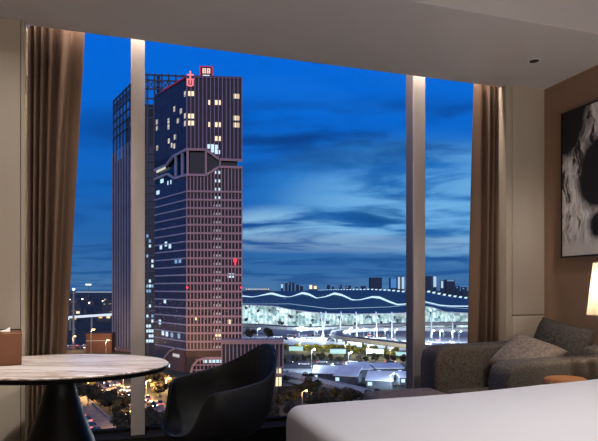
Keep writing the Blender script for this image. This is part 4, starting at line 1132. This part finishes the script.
for px, py in ((292, 336), (297, 338.5), (303, 336.5), (309, 339), (315, 336), (321, 339.5), (326, 336), (284, 340), (278, 338), (330, 341)):
    p = G(px, py); p.z = GZ + .11
    put(CP, ck, p, 1.25, 'car or taxi waiting on the pale forecourt in front of the approach viaduct', 'car', 'cars on the terminal forecourt', rnd.choice((0, .2, PI, PI - .2)) - YAW); ck += 1
def bus(px, py, rz, label):
    o = tag(empty('bus', G(px, py), rz), label, 'bus')
    MB().box(-5.5, 5.5, -1.25, 1.25, .4, 3.1).build('bus_body', M['white_steel'], o, bevel=.15)
    MB().box(-5.2, 5.52, -1.28, 1.28, 1.5, 2.6).build('window_band', EB, o)
    for x in (-3.6, 3.4):
        for y in (-1.1, 1.1): MB().tube([(x, y - .14, .48), (x, y + .14, .48)], .48, 12).build('wheel', M['dark_hole'], o)
for a in ((351, 341.5, -YAW, 'white coach at the curved end of the loop ramp'), (377, 343, -YAW + .1, 'white coach in the middle of the bright lot'), (441, 348, -YAW, 'white coach seen between right window post and curtain')): bus(*a)

# ================================================================== SKYLINE
def far_block(px0, px1, ytop, t, label, lit=(), group=None, m='skyline'):
    a = W((px0 - CXP) / FPX * t, t); L_ = (px1 - px0) / FPX * t; z1 = CAMZ + (HOR - ytop) * t / FPX
    o = tag(empty('skyline_building', (a.x, a.y, GZ), -YAW), label, 'building', group)
    MB().box(0, L_, 0, L_ * .8, 0, z1 - GZ).build('walls', M[m], o)
    for u0, u1, y0, y1, mm in lit:
        MB().box(L_ * u0, L_ * u1, -3, 1, CAMZ + (HOR - y1) * t / FPX - GZ, CAMZ + (HOR - y0) * t / FPX - GZ).build('lit_front', mm, o)
E_B2 = emit('distant_blue_front', (.08, .32, .75, 1), .55); E_P = emit('distant_pale_front', (.55, .72, .85, 1), .75); E_D = emit('distant_dim_front', (.18, .34, .55, 1), .6)
far_block(370, 382, 277.5, 2400, 'squat dark tower on the skyline left of the right window post')
far_block(390, 397, 278, 2500, 'blue glowing skyline tower beside the right window post', ((.1, .9, 278.5, 288, E_B2),))
far_block(397.5, 404.5, 276.5, 2500, 'skyline tower with white vertical stripes touching the right window post', ((.05, .35, 277, 289, E_P), (.6, .95, 277, 289, E_P)))
far_block(425, 432, 276, 2500, 'dark skyline tower right of the window post')
far_block(433, 436.5, 276, 2500, 'pale lit skyline tower right of the window post', ((.1, .9, 276.5, 287, E_P),))
far_block(441, 445, 280.5, 2400, 'skyline block with lit left edge near the right curtain', ((0, .5, 281, 288, E_P),))
far_block(446, 455, 279.5, 2600, 'dull blue skyline block near the right curtain', ((.1, .9, 279.8, 281.3, E_D),))
far_block(281, 283, 283, 2300, 'narrow skyline block with white light left of its dark neighbours', ((0, 1, 284, 288, E_P),))
far_block(309, 312.5, 284.5, 2400, 'cream lit skyline block above the wavy roof', ((.1, .9, 285, 289, EW),))
far_block(313.5, 317, 285.5, 2400, 'second cream lit skyline block above the wavy roof', ((.1, .9, 286, 289, EW),))
for x0, x1, y in ((285, 287.5, 283), (288.5, 291, 282), (292, 294.5, 282.5), (296, 299, 284.5), (300, 303, 286), (327, 330, 285), (332, 334, 286.5), (339, 342, 285), (346, 351, 285.5), (355, 358, 287), (361, 366, 286), (456, 460, 286), (462, 467, 287)):
    far_block(x0, x1, y, 2400 + rnd.uniform(-150, 150), 'small dim building on the hazy skyline above the terminal roof', (((.1, .4, y + 1, y + 2.2, E_D),) if rnd.random() < .6 else ()), 'skyline blocks above the terminal')
for i in range(11):
    px = 246 + i * 2.2
    far_block(px, px + 1.2, 288.6, 2200, 'small lit building low on the skyline next to the mauve tower', ((.1, .9, 288.7, 289.6, EWH if i % 3 else EW),), 'small lights beside the mauve tower')
# districts beyond the rail viaduct
cols = [EW, EL_W2, EWC, emit('orange_front', (1, .55, .2, 1), 1.0)]
taken = []
for i in range(110):
    t = rnd.choice((560, 640, 730, 830, 950, 1090, 1260, 1450)); px = rnd.uniform(64, 111)
    if any(T_ == t and abs((p_ - px) / FPX * t) < 27 for T_, p_ in taken): continue
    taken.append((t, px)); h = rnd.uniform(6, 13); w_ = rnd.uniform(10, 24)
    a = W((px - CXP) / FPX * t, t)
    o = tag(empty('town_building', (a.x, a.y, GZ), -YAW + rnd.uniform(-.3, .3)), 'small town building with a few lit windows beyond the rail viaduct', 'building', 'town beyond the rail viaduct')
    MB().box(0, w_, 0, w_ * .7, 0, h).build('walls', M['shed_wall'], o); MB().box(-.3, w_ + .3, -.3, w_ * .7 + .3, h, h + .5).build('roof', M['skyline'], o)
    for q in range(rnd.choice((1, 1, 2, 3))):
        u = rnd.uniform(.05, .7) * w_; MB().box(u, u + rnd.uniform(2.4, 4.5), -.3, .05, h * .4, h * .4 + rnd.uniform(1.6, 3)).build('lit_window', rnd.choice(cols), o)
fl = tag(empty('floodlight_rack', PT(85.5, 284.6, 1500), -YAW), 'bright white floodlight rack high over the far town', 'floodlight')
MB().box(0, 15, 0, 2, -2, 2).build('lamp_panel', emit('flood_panel', (.8, .95, 1, 1), 1.6), fl); MB().tube([(7, 1, -45), (7, 1, -2)], 1, 6).build('post', M['pole'], fl)
fr2 = tag(empty('long_lit_roof', PT(76, 291.8, 1200), -YAW), 'long thin lit roof edge far beyond the rail viaduct', 'building')
MB().box(0, 85, 0, 10, -7, -1).build('walls', M['skyline'], fr2); MB().box(0, 85, -1, 0, -1.2, .2).build('lit_edge', emit('roof_edge_glow', (.7, .85, 1, 1), .6), fr2)

# ------------------------------------------------------------------ view
SC.view_settings.view_transform = 'Standard'; SC.view_settings.look = 'None'
SC.view_settings.gamma = 1; SC.view_settings.exposure = 0; SC.view_settings.use_curve_mapping = False
SC.cycles.max_bounces = 10; SC.cycles.diffuse_bounces = 5; SC.cycles.transparent_max_bounces = 16
SC.cycles.sample_clamp_indirect = 4; SC.cycles.caustics_reflective = False; SC.cycles.caustics_refractive = False
SC.cycles.use_denoising = True
